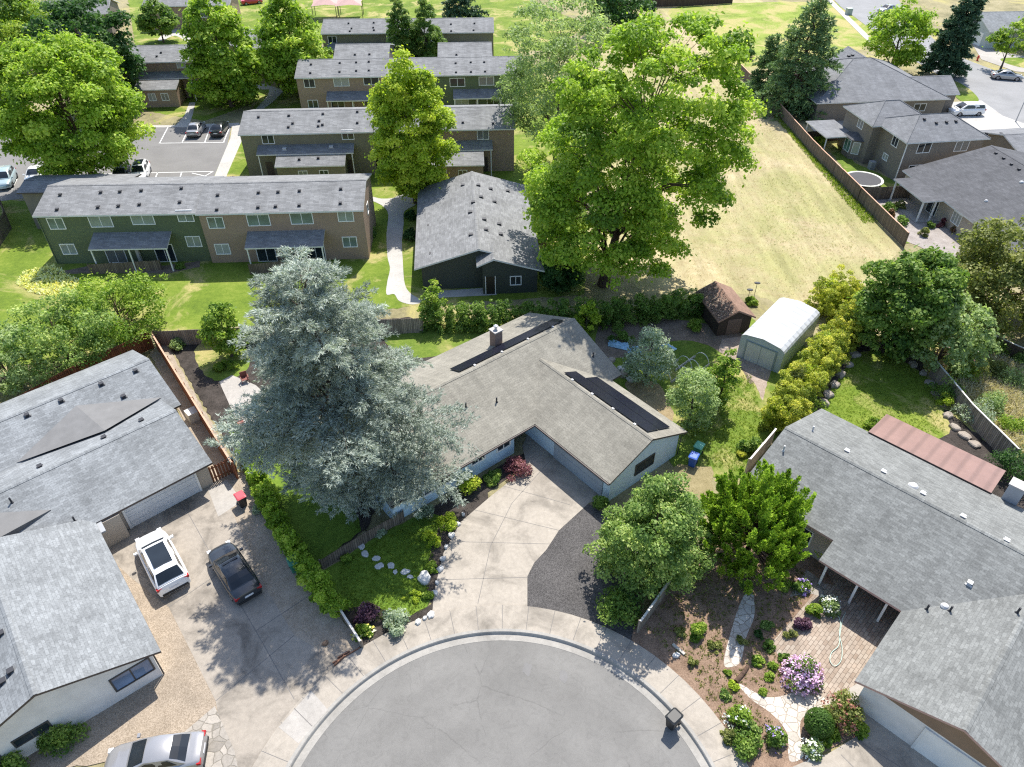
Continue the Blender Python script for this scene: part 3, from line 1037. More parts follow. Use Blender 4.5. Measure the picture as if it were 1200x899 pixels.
def make_car(name, label, paint, shape='sedan', loc=(0, 0, 0), rz=0, group=None, sunroof=False, blackroof=False, z=0, rack=False, sc=1.06):
    d = SHAPES[shape]
    L, W = d['L'], d['W']
    root = thing(name, label, 'car', (loc[0], loc[1], z), rz, group)
    root.scale = (sc, sc, sc)
    cx = L / 2
    low = d['low']
    # densify stations
    xs = sorted(set([s[0] for s in low] + [L * i / 22 for i in range(23)]))
    def itp(x, k):
        for a, b in zip(low, low[1:]):
            if a[0] <= x <= b[0]:
                u = (x - a[0]) / (b[0] - a[0]); u = u * u * (3 - 2 * u) if k == 2 else u
                return a[k] + (b[k] - a[k]) * u
        return low[-1][k]
    rings = []
    for x in xs:
        w, zt = itp(x, 1), itp(x, 2)
        zb = .22 if .25 < x < L - .25 else .3
        for wx in d['wh']:
            dd = abs(x - wx)
            if dd < .4: zb = max(zb, .2 + math.sqrt(.4 ** 2 - dd ** 2) * 1.1)
        zb = min(zb, zt - .25)
        half = [(.8 * w, zb), (w * .985, zb + .06), (w, zb + .45 * (zt - zb)), (w * .985, zt - .16), (w * .93, zt - .05), (w * .8, zt), (w * .4, zt + .025)]
        ring = [(x - cx, y, zz) for y, zz in half] + [(x - cx, -y, zz) for y, zz in half[::-1]]
        rings.append(ring)
    m = MB(); m.loft(rings)
    body = outward(m.build('body', paint, root, smooth=True))
    es = body.modifiers.new('edge', 'EDGE_SPLIT'); es.split_angle = R(50)
    # cabin
    (xa, za), (xb, zb_), (xc, zc), (xd, zd) = d['cab']
    wb, wt = W * .9, W * .70
    def ring_at(x, z, w, zlow, wl):
        return [(x - cx, wl, zlow), (x - cx, w, z - .05), (x - cx, w - .1, z), (x - cx, 0, z + .03), (x - cx, -(w - .1), z), (x - cx, -w, z - .05), (x - cx, -wl, zlow)]
    m = MB()
    bl = .9
    rr = [ring_at(xa, za, wb * .93, bl, wb * .95), ring_at((xa + xb) / 2, (za + zb_) / 2 + .04, (wb + wt) / 2, bl, wb), ring_at(xb, zb_, wt, bl, wb), ring_at((xb + xc) / 2, max(zb_, zc) + .02, wt + .02, bl, wb),
          ring_at(xc, zc, wt, bl, wb), ring_at((xc + xd) / 2, (zc + zd) / 2 + .04, (wb + wt) / 2, bl, wb), ring_at(xd, zd, wb * .93, bl, wb * .95)]
    m.loft(rr, close=False, caps=False)
    cabin = outward(m.build('cabin', paint, root, smooth=True))
    es = cabin.modifiers.new('edge', 'EDGE_SPLIT'); es.split_angle = R(40)
    def quad(nm, pts, mat, off):
        a = MB(); pts = [Vector(p) for p in pts]
        n = (pts[1] - pts[0]).cross(pts[2] - pts[0]).normalized() * off
        q = [p + n for p in pts]
        a.face(q); a.face([p - n * .0 - n * .6 for p in q][::-1])
        return a.build(nm, mat, root)
    def glassband(nm, x0, z0, x1, z1, flip):
        # follows the raked plane between belt and roof edge in two strips
        g = MB()
        st = [(x0 + (x1 - x0) * s, z0 + (z1 - z0) * s + .04 * math.sin(math.pi * s) + .035, (wb * .93 + (wt - wb * .93) * s - .08)) for s in (.1, .5, .92)]
        for (xA, zA, wA), (xB, zB, wB) in zip(st, st[1:]):
            q = [(xA - cx, -wA, zA - .02), (xA - cx, 0, zA + .015), (xA - cx, wA, zA - .02)]
            p = [(xB - cx, -wB, zB - .02), (xB - cx, 0, zB + .015), (xB - cx, wB, zB - .02)]
            g.face([q[0], q[1], p[1], p[0]]); g.face([q[1], q[2], p[2], p[1]])
        return g.build(nm, CARGLASS, root, smooth=True)
    glassband('windscreen', xd, zd, xc, zc, 0)
    glassband('rear_window', xa, za, xb, zb_, 0)
    for sd in (1, -1):
        zlo = max(za, zd) + .04
        g = MB()
        xm = (xb + xc) / 2
        def wz(z): return wb + (wt - wb) * ((z - .9) / (zc - .05 - .9))
        zh = min(zb_, zc) - .1
        for p0, p1, q0, q1 in ((xa + (xb - xa) * .55, xm - .06, xb + .05, xm - .06), (xm + .06, xd - (xd - xc) * .42, xm + .06, xc - .02)):
            y0, y1 = (wz(zlo) + .014) * sd, (wz(zh) + .014) * sd
            pts = [(p0 - cx, y0, zlo), (p1 - cx, y0, zlo), (q1 - cx, y1, zh), (q0 - cx, y1, zh)]
            g.face(pts if sd < 0 else pts[::-1])
        g.build('side_window', CARGLASS, root)
    if sunroof or blackroof:
        zz = max(zb_, zc)
        g = MB()
        a0, a1 = (xb + .35, xc - .15) if sunroof else (xb + .9, xc - .05)
        hw = wt - .16
        g.box((a0 - cx, -hw, zz + .0), (a1 - cx, hw, zz + .056))
        g.build('sunroof', CARGLASS, root)
    if rack:
        for sd in (1, -1):
            g = MB(); g.tube([(xb - cx + .1, sd * (wt - .06), zb_ + .07), (xc - cx - .1, sd * (wt - .06), zc + .07)], .025, 6)
            g.build('roof_rail', BLACKPL, root)
    # wheels
    for wx in d['wh']:
        for sd in (1, -1):
            g = MB()
            yo, yi = sd * (W - .02), sd * (W - .24)
            prof = [(yi, .27), (yi, .31), (yi + sd * .03, .335), (yo - sd * .03, .335), (yo, .31), (yo, .22)]
            rings = [[(wx - cx + r_ * math.cos(a), y, .335 + r_ * math.sin(a)) for y, r_ in prof] for a in [2 * math.pi * k / 20 for k in range(21)]]
            g.loft(rings, caps=False, close=False)
            t = g.build('wheel', TYRE, root, smooth=True)
            g = MB()
            g.tube([(wx - cx, yo - sd * .05, .335), (wx - cx, yo - sd * .025, .335)], [.225, .225], 16)
            for k in range(5):
                a = 2 * math.pi * k / 5
                g.tube([(wx - cx, yo - sd * .012, .335), (wx - cx + .2 * math.cos(a), yo - sd * .012, .335 + .2 * math.sin(a))], .022, 4)
            g.build('rim', RIM, t)
    def lamp(nm, x, y, z, sx, sy, sz, mat):
        g = MB(); g.box((x - sx, y - sy, z - sz), (x + sx, y + sy, z + sz))
        o = g.build(nm, mat, root)
        md = o.modifiers.new('bevel', 'BEVEL'); md.width = min(sx, sy, sz) * .6; md.segments = 2
    zt = itp(.1, 2)
    for sd in (1, -1):
        lamp('tail_light', .12 - cx, sd * (itp(.12, 1) - .13), zt - .13, .1, .15, .08, LAMPR)
        lamp('headlight', L - .2 - cx, sd * (itp(L - .2, 1) - .1), itp(L - .2, 2) - .07, .14, .12, .06, LAMPW)
        lamp('wing_mirror', xd - cx - .32, sd * (W + .08), 1.03, .07, .1, .06, paint)
    lamp('rear_number_plate', .005 - cx, 0, .72, .02, .26, .07, PLATE)
    lamp('bumper', .06 - cx, 0, .42, .08, .72, .09, BLACKPL)
    return root

# ---------------------------------------------------------------- wheelie bin
def bin_(label, base, col, rz, lid=None):
    root = thing('wheelie_bin', label, 'bin', base, rz)
    m = plain('bin_plastic_%.2f_%.2f_%.2f' % col, col, .5)
    g = MB()
    def rr(w, d, z, y0=0):
        c = .06; q = []
        for sx, sy in ((1, -1), (1, 1), (-1, 1), (-1, -1)):
            pts = [(sx * w, sy * (d - c) + y0, z), (sx * (w - c), sy * d + y0, z)]
            q += pts if (sx * sy > 0) else pts[::-1]
        return q
    g.loft([rr(.24, .28, .06), rr(.27, .32, .5), rr(.3, .37, .95), rr(.33, .40, .97), rr(.33, .40, 1.0)])
    outward(g.build('bin_body', m, root))
    g = MB(); g.loft([rr(.34, .42, 1.003), rr(.34, .42, 1.04), rr(.26, .32, 1.09)])
    outward(g.build('lid', lid or m, root))
    g = MB(); g.tube([(-.28, .46, .97), (.28, .46, .97)], .025, 6); g.tube([(-.25, .38, .96), (-.25, .46, .97)], .02, 6); g.tube([(.25, .38, .96), (.25, .46, .97)], .02, 6)
    g.build('handle', BLACKPL, root)
    for sx in (-1, 1):
        g = MB(); g.tube([(sx * .2, .34, .12), (sx * .29, .34, .12)], .12, 14)
        g.build('wheel', TYRE, root)
    return root
# ================================================================ LIGHT AND AIR
SUN_EL, SUN_AZ = R(57), R(76)
sunv = Vector((math.cos(SUN_AZ) * math.cos(SUN_EL), math.sin(SUN_AZ) * math.cos(SUN_EL), math.sin(SUN_EL)))
sd_ = bpy.data.lights.new('sun', 'SUN')
sd_.energy = 4.7; sd_.angle = R(.53); sd_.color = (1, .955, .88)
sun = bpy.data.objects.new('sun', sd_); C.objects.link(sun)
sun.rotation_euler = sunv.to_track_quat('Z', 'Y').to_euler()
sun.location = (0, 60, 80)
w = bpy.data.worlds.new('World'); S.world = w; w.use_nodes = True
sky = w.node_tree.nodes.new('ShaderNodeTexSky')
sky.sky_type = 'NISHITA'; sky.sun_disc = False
sky.sun_elevation = SUN_EL; sky.sun_rotation = math.pi / 2 - SUN_AZ
bg = w.node_tree.nodes['Background']
w.node_tree.links.new(sky.outputs[0], bg.inputs['Color'])
bg.inputs['Strength'].default_value = .15
S.view_settings.view_transform = 'Standard'
S.view_settings.look = 'None'
S.view_settings.exposure = 0.78
S.view_settings.gamma = 1
S.cycles.max_bounces = 8
S.cycles.diffuse_bounces = 6
S.cycles.transmission_bounces = 4
S.cycles.use_denoising = False
S.cycles.filter_width = 1.2
S.cycles.sample_clamp_indirect = 4

# ================================================================ COLOURS
LAWN = grass('lawn_grass', (.065, .11, .014), (.13, .19, .022), (.23, .27, .05), .55)
LAWN2 = grass('garden_grass', (.05, .09, .014), (.12, .18, .025), (.22, .26, .05), .5)
SHADELAWN = grass('shade_toned_lawn', (.06, .11, .016), (.115, .19, .024), (.2, .28, .04))  # the cedar's shade is worked into this lawn's green
GROUNDM = grass('rough_ground', (.13, .12, .06), (.25, .22, .12), (.36, .31, .19), .5)
FIELDM = field('dry_field')
CONC = concrete('drive_concrete', (.43, .383, .322), .45)
CONC2 = concrete('stained_concrete', (.38, .335, .28), .6)
WALKC = concrete('walk_concrete', (.52, .5, .46), .15)
SLABC = concrete('pale_slab', (.45, .42, .38), .15)
KERBC = concrete('kerb_concrete', (.4, .38, .345), .25)
JOINT = plain('joint', (.16, .15, .14), .9)
ROADM = asphalt('cul_de_sac_asphalt', (.226, .219, .206))
LOTM = asphalt('lot_asphalt', (.225, .218, .21), False)
ROAD2 = asphalt('far_asphalt', (.3, .3, .3), False)
DARKGR = gravel('dark_gravel', (.05, .047, .046), (.14, .132, .128), 22)
TANGR = gravel('tan_pebbles', (.25, .2, .145), (.43, .355, .275), 22)
SANDY = mulch('sandy_soil', (.25, .2, .145), (.48, .41, .33))
BARKM = mulch('bark_mulch', (.12, .078, .053), (.38, .265, .19))
DIRT = mulch('yard_dirt', (.1, .08, .06), (.3, .24, .19))
DARKMULCH = mulch('dark_mulch', (.02, .018, .016), (.1, .085, .075))
FLAG = flagstone('pale_flagstone', (.66, .6, .52), 1.9, (.3, .25, .2))
FLAG2 = flagstone('drive_flagstone', (.38, .345, .3), 1.7, (.2, .18, .15))
PAVER = pavers('paver_brick', (.4, .31, .24), (.52, .44, .36), R(-45))
WHITEPAINT = plain('road_paint', (.7, .7, .68), .7)

TAUPE = shingle('taupe_shingle', (.305, .286, .24), .2, .5, 1.2, .76)
GREYSH = shingle('grey_shingle', (.228, .234, .225), .18, .38, 1.4, .6)
GREYSH2 = shingle('light_grey_shingle', (.268, .282, .29), .18, .38, 1.4, .64)
APTSH = shingle('apartment_shingle', (.25, .252, .252), .22, .6, 1.4, .62)
DARKSH = shingle('dark_shingle', (.12, .122, .13), .22, .6, 1.3, .68)
BROWNSH = shingle('cedar_shake', (.3, .19, .14), .2, .3, 1.3, .7)
MEMB = plain('roof_membrane', (.17, .168, .165), .85, .2)
FASC_D = plain('dark_fascia', (.07, .055, .05), .6)
FASC_W = plain('white_fascia', (.62, .62, .6), .6)
FASC_P = plain('dusty_pink_fascia', (.42, .27, .23), .6)
BLUEW = siding('pale_blue_siding', (.5, .64, .74))
CREAMW = plain('cream_stucco', (.62, .6, .57), .8)
TANW = siding('tan_siding', (.4, .35, .29))
OLIVEG = siding('dark_green_siding', (.11, .138, .076))
OLIVE2 = siding('olive_siding', (.2, .185, .125))
BROWNW = siding('brown_siding', (.31, .225, .165))
BROWNW2 = siding('grey_brown_siding', (.2, .175, .145))
GREENBLK = siding('black_green_siding', (.05, .06, .05))
WHITEW = siding('white_siding', (.7, .7, .68))
GARD = siding('garage_door_panels', (.6, .62, .64), .5)
GARDB = siding('blue_grey_door_panels', (.28, .33, .38), .5)
BRICK = plain('chimney_brick', (.24, .17, .14), .9, .2, 0., .3, 8)
PANEL = panelmat('solar_cells')
REDWOOD = boards('red_cedar_boards', (.24, .095, .05))
BROWNWOOD = boards('brown_fence_boards', (.175, .14, .112))
GREYWOOD = boards('weathered_boards', (.3, .25, .2))
PALEWOOD = boards('pale_boards', (.45, .42, .37))
DARKWOOD = boards('dark_boards', (.09, .065, .05))
CAPWOOD = plain('cap_rail', (.5, .3, .2), .7)
WHITECAP = plain('pale_cap_rail', (.6, .57, .52), .6)
BARK = bark('grey_bark', (.1, .08, .065))
BARK2 = bark('brown_bark', (.09, .06, .045))

L_BRIGHT = leafmat('bright_maple_leaf', (.08, .15, .014), (.195, .295, .026), (.4, .46, .075))
L_LIME = leafmat('lime_leaf', (.1, .17, .012), (.26, .34, .026), (.46, .48, .06))
L_OAK = leafmat('oak_leaf', (.05, .11, .014), (.145, .225, .024), (.33, .39, .07))
L_MID = leafmat('mid_green_leaf', (.035, .085, .016), (.1, .17, .028), (.24, .31, .07))
L_DARK = leafmat('dark_leaf', (.014, .045, .012), (.035, .085, .02), (.09, .16, .045))
L_PALE = leafmat('pale_sage_leaf', (.09, .13, .045), (.2, .27, .1), (.36, .42, .2))
L_GREYG = leafmat('grey_green_leaf', (.045, .095, .022), (.14, .215, .05), (.4, .46, .15))
L_OLIVE = leafmat('olive_leaf', (.06, .08, .02), (.15, .17, .045), (.29, .29, .1))
L_YEL = leafmat('golden_leaf', (.11, .15, .02), (.27, .3, .04), (.55, .5, .09))
L_CEDAR = leafmat('blue_cedar_needle', (.085, .105, .088), (.235, .27, .232), (.46, .49, .44), .2)
L_DEO = leafmat('deodar_needle', (.045, .085, .035), (.11, .18, .07), (.27, .35, .14), .2)
L_FIR = leafmat('dark_fir_needle', (.018, .045, .024), (.045, .09, .048), (.11, .18, .1), .1)
L_HINO = leafmat('cypress_spray', (.04, .09, .01), (.155, .25, .022), (.36, .46, .065), .35)
L_SILV = leafmat('silver_leaf', (.1, .13, .09), (.24, .29, .2), (.45, .49, .38))
L_MAROON = leafmat('maroon_leaf', (.07, .022, .03), (.16, .06, .075), (.33, .16, .17))
L_RUST = leafmat('rusty_leaf', (.05, .06, .018), (.14, .085, .04), (.27, .12, .08))
L_PURP = leafmat('purple_leaf', (.04, .018, .03), (.1, .05, .08), (.22, .12, .18))
L_GRASSY = leafmat('grass_blade', (.07, .11, .014), (.15, .21, .025), (.27, .31, .05))
L_STRAW = leafmat('straw_blade', (.3, .26, .15), (.4, .35, .23), (.5, .45, .32), .3)
L_FIELDG = leafmat('field_blade', (.14, .17, .04), (.22, .25, .07), (.34, .34, .13), .3)
F_PINK = leafmat('pink_petals', (.36, .19, .33), (.5, .32, .48), (.62, .47, .6), .2)
F_WHITE = leafmat('white_petals', (.6, .6, .42), (.75, .75, .6), (.82, .82, .75), .2)
F_ROSE = leafmat('rose_petals', (.5, .25, .25), (.66, .42, .42), (.75, .58, .55), .2)
F_VIOLET = leafmat('violet_petals', (.2, .12, .4), (.36, .26, .6), (.5, .42, .72), .2)
F_YELLOW = leafmat('yellow_petals', (.6, .5, .1), (.75, .68, .25), (.8, .78, .5), .2)
F_RED = leafmat('red_flush', (.15, .05, .035), (.25, .1, .075), (.33, .18, .13), .2)

# ================================================================ GROUND
CX, CY, CR = -.6, 12.8, 11.3
def arc(r, a0, a1, n=64): return [(CX + r * math.cos(R(a0 + (a1 - a0) * i / n)), CY + r * math.sin(R(a0 + (a1 - a0) * i / n))) for i in range(n + 1)]
KA0, KA1 = -58, 238            # the turning circle opens to the street behind the camera
def keyhole(r, wneck):
    a = arc(r, KA0, KA1, 96)
    return a + [(CX - wneck, CY - 60), (CX + wneck, CY - 60)]
big = [(-1500, -600), (1500, -600), (1500, 2500), (-1500, 2500)]
hole = keyhole(CR + .62, 6.6)
sheet('ground', big, GROUNDM, z=0, holes=[hole], px=False)
sheet('street', keyhole(CR + .5, 6.4), ROADM, z=-.13, px=False)
# gutter, kerb
def ring(name, prof, mat, a0=KA0, a1=KA1):
    m = MB()
    A = [R(a0 + (a1 - a0) * i / 120) for i in range(121)]
    rings = [[(CX + r_ * math.cos(a), CY + r_ * math.sin(a), z) for r_, z in prof] for a in A]
    m.loft(rings, close=False, caps=False)
    o = outward(m.build(name, mat))
    return tag(o, kind='structure')
ring('gutter', [(CR, -.128), (CR, -.118), (CR + .45, -.105), (CR + .45, -.13)], KERBC)
ring('kerb', [(CR + .4, -.14), (CR + .46, .03), (CR + .5, .082), (CR + .68, .088), (CR + .68, -.1)], KERBC)
SW0, SW1 = CR + .67, CR + 2.35
lines = []
for a in range(-50, 236, 7):
    lines.append([(CX + (SW0 + .02) * math.cos(R(a)), CY + (SW0 + .02) * math.sin(R(a))), (CX + SW1 * math.cos(R(a)), CY + SW1 * math.sin(R(a)))])
LAYER[0] = .006
# --- the big fields and lawns first (lowest), then drives and beds
sheet('dry_field', [(900, -40), (885, 60), (930, 165), (985, 225), (1056, 290), (1010, 345), (962, 372), (880, 345), (760, 345), (690, 300), (655, 200), (690, 60), (680, -40)], FIELDM, rough=.2)
sheet('meadow', [(1010, 5), (1022, 45), (985, 66), (940, 72), (900, 78), (850, 75), (812, 40), (795, 8)], grass('meadow_grass', (.1, .15, .02), (.2, .26, .04), (.34, .36, .1), .8), True, rough=.15)
sheet('lawn', [(-260, 395), (-120, 250), (0, 232), (60, 240), (190, 240), (240, 200), (270, 165), (330, 80), (380, 55), (600, 55), (640, 90), (672, 160), (690, 260), (684, 345), (600, 352), (490, 358), (330, 380), (180, 390), (90, 420), (-100, 440)], LAWN, rough=.15)
sheet('lawn', [(150, 0), (380, -5), (620, 0), (690, 30), (640, 60), (380, 50), (330, 95), (300, 120), (240, 142), (170, 130)], LAWN, rough=.15)
LM = plain('bay_paint', (.62, .62, .6), .7)
sheet('parking_lot', [(-140, 250), (-150, 165), (40, 150), (180, 148), (272, 146), (266, 172), (247, 216), (120, 222), (0, 236)], LOTM, lines=[
    [(197, 149), (187, 168)], [(222, 149), (213, 168)], [(247, 147), (240, 167)], [(270, 147), (262, 167)], [(186, 168), (263, 167)],
    [(140, 203), (130, 222)], [(185, 202), (176, 222)], [(213, 202), (207, 220)], [(120, 204), (250, 201)], [(68, 206), (60, 222)], [(250, 201), (225, 215)], [(225, 203), (247, 208)], [(20, 210), (14, 222)]], linemat=LM, lw=.14)
sheet('footpath', [(246, 222), (252, 205), (270, 162), (272, 148), (284, 148), (283, 166), (266, 205), (262, 222)], WALKC)
sheet('footpath', [(178, 147), (206, 147), (216, 136), (222, 120), (229, 120), (226, 134), (222, 146), (280, 144), (283, 149), (178, 149.5)], WALKC)
sheet('footpath', [(204, 30), (224, 36), (230, 46), (222, 50), (205, 42), (190, 48), (186, 45)], WALKC, True)
sheet('footpath', [(296, 99), (318, 98), (326, 86), (334, 82), (335, 96), (348, 98), (348, 104), (333, 106), (322, 118), (306, 130), (300, 128), (314, 112), (316, 105), (296, 105)], WALKC)
sheet('footpath', [(462, 345), (468, 353), (482, 357), (493, 355), (492, 351), (480, 343), (474, 331), (472, 305), (471, 285), (473, 262), (474, 248), (487, 240), (489, 231), (480, 232), (479, 222), (472, 221), (464, 231), (447, 233), (430, 229), (430, 233), (442, 238), (450, 243), (455, 252), (453, 275), (454, 300), (457, 315), (454, 330), (453, 345)], WALKC, True)
sheet('footpath', [(493, 352), (520, 341), (575, 337), (582, 341), (582, 346), (520, 349)], WALKC)
sheet('dirt_strip', [(40, 325), (108, 311), (108, 318), (190, 312), (235, 306), (235, 313), (190, 322), (60, 320)], DIRT, rough=.08)
sheet('meadow', [(1095, 470), (1185, 540), (1290, 480), (1290, 395), (1200, 420), (1125, 380), (1075, 400)], grass('weedy_grass', (.09, .12, .03), (.21, .22, .08), (.42, .37, .22), .9), rough=.2)
# --- gardens north of the main house
LAYER[0] = .03
sheet('back_garden', [(500, 378), (640, 372), (860, 362), (970, 420), (905, 520), (870, 560), (800, 560), (700, 440), (620, 380), (560, 405), (520, 420)], LAWN2, rough=.12)
sheet('back_garden', [(712, 372), (780, 373), (866, 390), (900, 430), (880, 450), (868, 432), (830, 405), (790, 400), (760, 412), (715, 420), (698, 404)], DIRT, True, rough=.08)
sheet('gravel_bed', [(845, 398), (888, 392), (905, 420), (902, 440), (893, 470), (886, 452), (868, 430), (842, 412)], mulch('pinkish_gravel', (.24, .18, .14), (.48, .4, .34)), rough=.06)
sheet('gravel_bed', [(732, 448), (770, 450), (790, 490), (770, 500), (745, 470)], mulch('straw_litter', (.2, .15, .08), (.42, .33, .2)), True, rough=.1)
sheet('side_yard', [(795, 545), (835, 548), (835, 590), (780, 600), (720, 600), (760, 560)], mulch('dry_side_yard', (.18, .15, .07), (.38, .32, .18)), rough=.1)
sheet('cedar_garden', [(196, 400), (330, 385), (480, 372), (560, 400), (500, 450), (430, 620), (375, 660), (290, 560), (230, 460)], DARKMULCH, rough=.1)
sheet('lawn', [(232, 405), (275, 395), (292, 420), (285, 438), (252, 446), (232, 428)], LAWN2, True, rough=.08)
sheet('lawn', [(455, 385), (545, 378), (580, 385), (575, 400), (500, 420), (460, 410)], LAWN2, True, rough=.08)
sheet('lawn', [(268, 505), (300, 500), (340, 520), (400, 560), (425, 622), (380, 655), (352, 668), (300, 590)], SHADELAWN, rough=.08)
sheet('patio_slab', [(257, 448), (272, 440), (300, 452), (330, 480), (310, 520), (285, 510)], SLABC)
# --- right neighbour's yard
LAYER[0] = .03
sheet('right_yard', [(900, 545), (1005, 405), (1075, 395), (1110, 430), (1185, 535), (1290, 480), (1290, 700), (1180, 620), (1000, 530), (915, 570)], DARKMULCH, rough=.1)
sheet('right_lawn', [(1010, 413), (1050, 420), (1086, 442), (1100, 470), (1112, 508), (1060, 520), (1000, 505), (962, 488), (985, 440)], LAWN, True, rough=.06)
# --- gardens of the houses beyond the field
LAYER[0] = .03
sheet('far_yard', [(935, 130), (970, 128), (1000, 190), (1055, 215), (1090, 240), (1140, 275), (1058, 286)], LAWN2, rough=.1)
sheet('patio_slab', [(945, 133), (985, 130), (995, 150), (1000, 160), (965, 165), (950, 150)], SLABC)
sheet('gravel_yard', [(1022, 232), (1066, 212), (1110, 250), (1160, 280), (1200, 330), (1100, 300), (1062, 283)], mulch('grey_gravel', (.24, .21, .19), (.44, .4, .37)), rough=.08)
sheet('street', [(950, -30), (1030, -30), (1068, 20), (1110, 62), (1132, 70), (1180, 88), (1260, 100), (1300, 170), (1200, 152), (1160, 138), (1130, 112), (1100, 88), (1052, 60), (1020, 34), (985, 8)], ROAD2)
sheet('sidewalk', [(968, 0), (975, 0), (1018, 42), (1040, 60), (1034, 62), (1012, 44)], WALKC)
sheet('driveway', [(1110, 140), (1112, 120), (1150, 118), (1175, 136), (1200, 145), (1300, 165), (1300, 185), (1200, 155), (1150, 160)], WALKC)
sheet('driveway', [(1130, 36), (1150, 34), (1165, 60), (1200, 66), (1260, 78), (1260, 90), (1190, 84), (1150, 70)], SLABC)
sheet('lawn', [(1100, 92), (1116, 94), (1135, 104), (1147, 118), (1130, 120), (1118, 112)], LAWN, True)
sheet('lawn', [(1172, 70), (1200, 68), (1270, 74), (1270, 84), (1200, 80)], LAWN, True)

# --- the cul-de-sac's lots
LAYER[0] = .03
sheet('gravel_bed', [(690, 591), (712, 605), (748, 640), (748, 725), (745, 760), (690, 740), (600, 728), (600, 690), (605, 676), (618, 655), (632, 640), (650, 615)], DARKGR, rough=.05)
sheet('front_lawn', [(395, 660), (440, 630), (500, 598), (545, 578), (547, 592), (528, 620), (514, 655), (508, 690), (498, 722), (455, 735), (420, 742), (398, 710), (372, 672)], SHADELAWN, rough=.08)
sheet('planting_bed', [(498, 600), (560, 562), (605, 535), (622, 528), (600, 558), (572, 578), (575, 610), (545, 650), (535, 690), (508, 720), (500, 690), (505, 640), (520, 606)], DARKMULCH, rough=.07)
sheet('planting_bed', [(398, 712), (430, 712), (480, 722), (509, 706), (509, 735), (470, 752), (424, 765)], DARKMULCH, rough=.06)
drv_l = [(612, 523), (620, 505), (632, 498), (655, 515), (705, 585), (690, 590), (655, 622), (640, 645), (626, 660), (618, 676), (618, 728), (560, 722), (506, 730), (508, 700), (512, 680), (520, 648), (540, 612), (575, 582), (600, 562), (616, 540)]
sheet('driveway', drv_l, CONC, lines=[[(512, 680), (618, 677)], [(527, 635), (645, 638)], [(560, 708), (575, 640), (600, 590), (645, 540)], [(556, 598), (655, 622)], [(590, 570), (668, 592)]], linemat=JOINT, lw=.035)
# left neighbour
sheet('sandy_strip', [(240, 560), (283, 553), (330, 610), (382, 700), (423, 755), (395, 785), (330, 780), (240, 600)], SANDY, rough=.12)
sheet('pebble_yard', [(100, 640), (160, 660), (215, 720), (270, 830), (240, 880), (30, 905), (-120, 980), (-200, 930), (60, 760)], TANGR, rough=.08)
sheet('driveway', [(108, 634), (152, 608), (248, 560), (272, 600), (312, 690), (345, 745), (384, 768), (424, 760), (410, 800), (370, 850), (342, 895), (330, 940), (270, 915), (253, 822), (198, 712), (152, 676)], CONC2, lines=[
    [(198, 712), (290, 650)], [(253, 822), (345, 745)], [(152, 676), (178, 650)], [(214, 590), (253, 660), (300, 740), (345, 820)], [(300, 740), (360, 700)]], linemat=JOINT, lw=.04)
sheet('driveway_slab', [(244, 574), (266, 563), (284, 588), (256, 606)], SLABC)
sheet('flagstone_strip', [(205, 868), (252, 828), (275, 880), (282, 915), (230, 915)], FLAG2)
sheet('path', [(176, 415), (190, 396), (278, 548), (250, 560)], SANDY, rough=.08)
# right neighbour's front garden
sheet('bark_bed', [(742, 738), (790, 678), (826, 640), (905, 612), (965, 665), (985, 695), (975, 740), (945, 815), (985, 830), (1018, 852), (965, 884), (900, 915), (846, 895), (815, 835), (780, 790), (740, 755)], BARKM, rough=.06)
sheet('flagstone_path', [(848, 778), (856, 742), (868, 706), (880, 690), (884, 720), (874, 748), (868, 775), (858, 782)], FLAG, True)
sheet('flagstone_path', [(866, 802), (900, 818), (935, 810), (958, 800), (978, 818), (966, 832), (940, 842), (938, 866), (942, 886), (925, 892), (922, 860), (905, 838), (880, 820)], FLAG, True)
sheet('brick_patio', [(903, 755), (965, 684), (1000, 690), (1062, 722), (1012, 802), (985, 830), (948, 808), (938, 812)], PAVER)
sheet('patio_slab', [(925, 700), (945, 668), (968, 686), (964, 700), (948, 696)], FLAG2)
sheet('patio_slab', [(994, 808), (1012, 797), (1018, 818), (1006, 830), (992, 828)], SLABC)
sheet('driveway', [(945, 892), (970, 884), (1006, 862), (1010, 832), (1060, 840), (1200, 920), (1300, 1000), (1000, 1000), (905, 910)], CONC, lines=[[(1000, 866), (1075, 912)], [(985, 885), (1030, 930)]], linemat=JOINT)

sheet('sidewalk', arc(SW0, KA0, KA1) + arc(SW1, KA1, KA0), CONC, lines=lines, linemat=JOINT, lw=.035, px=False, z=.086)
LAYER[0] = .0905
sheet('driveway_slab', [(327, 853), (365, 810), (385, 833), (350, 872)], SLABC, lines=[[(345, 831), (366, 852)]], linemat=JOINT)
# oil marks on the road: two small dark patches
for px_, py_ in ((618, 784), (660, 792)):
    c = P(px_, py_, -.13)
    pts = [(c.x + .28 * math.cos(a) * RND.uniform(.7, 1.2), c.y + .42 * math.sin(a) * RND.uniform(.7, 1.2)) for a in [k * .4 for k in range(16)]]
    sheet('road_stain', pts, plain('road_stain', (.17, .165, .16), .9), px=False, z=-.126)
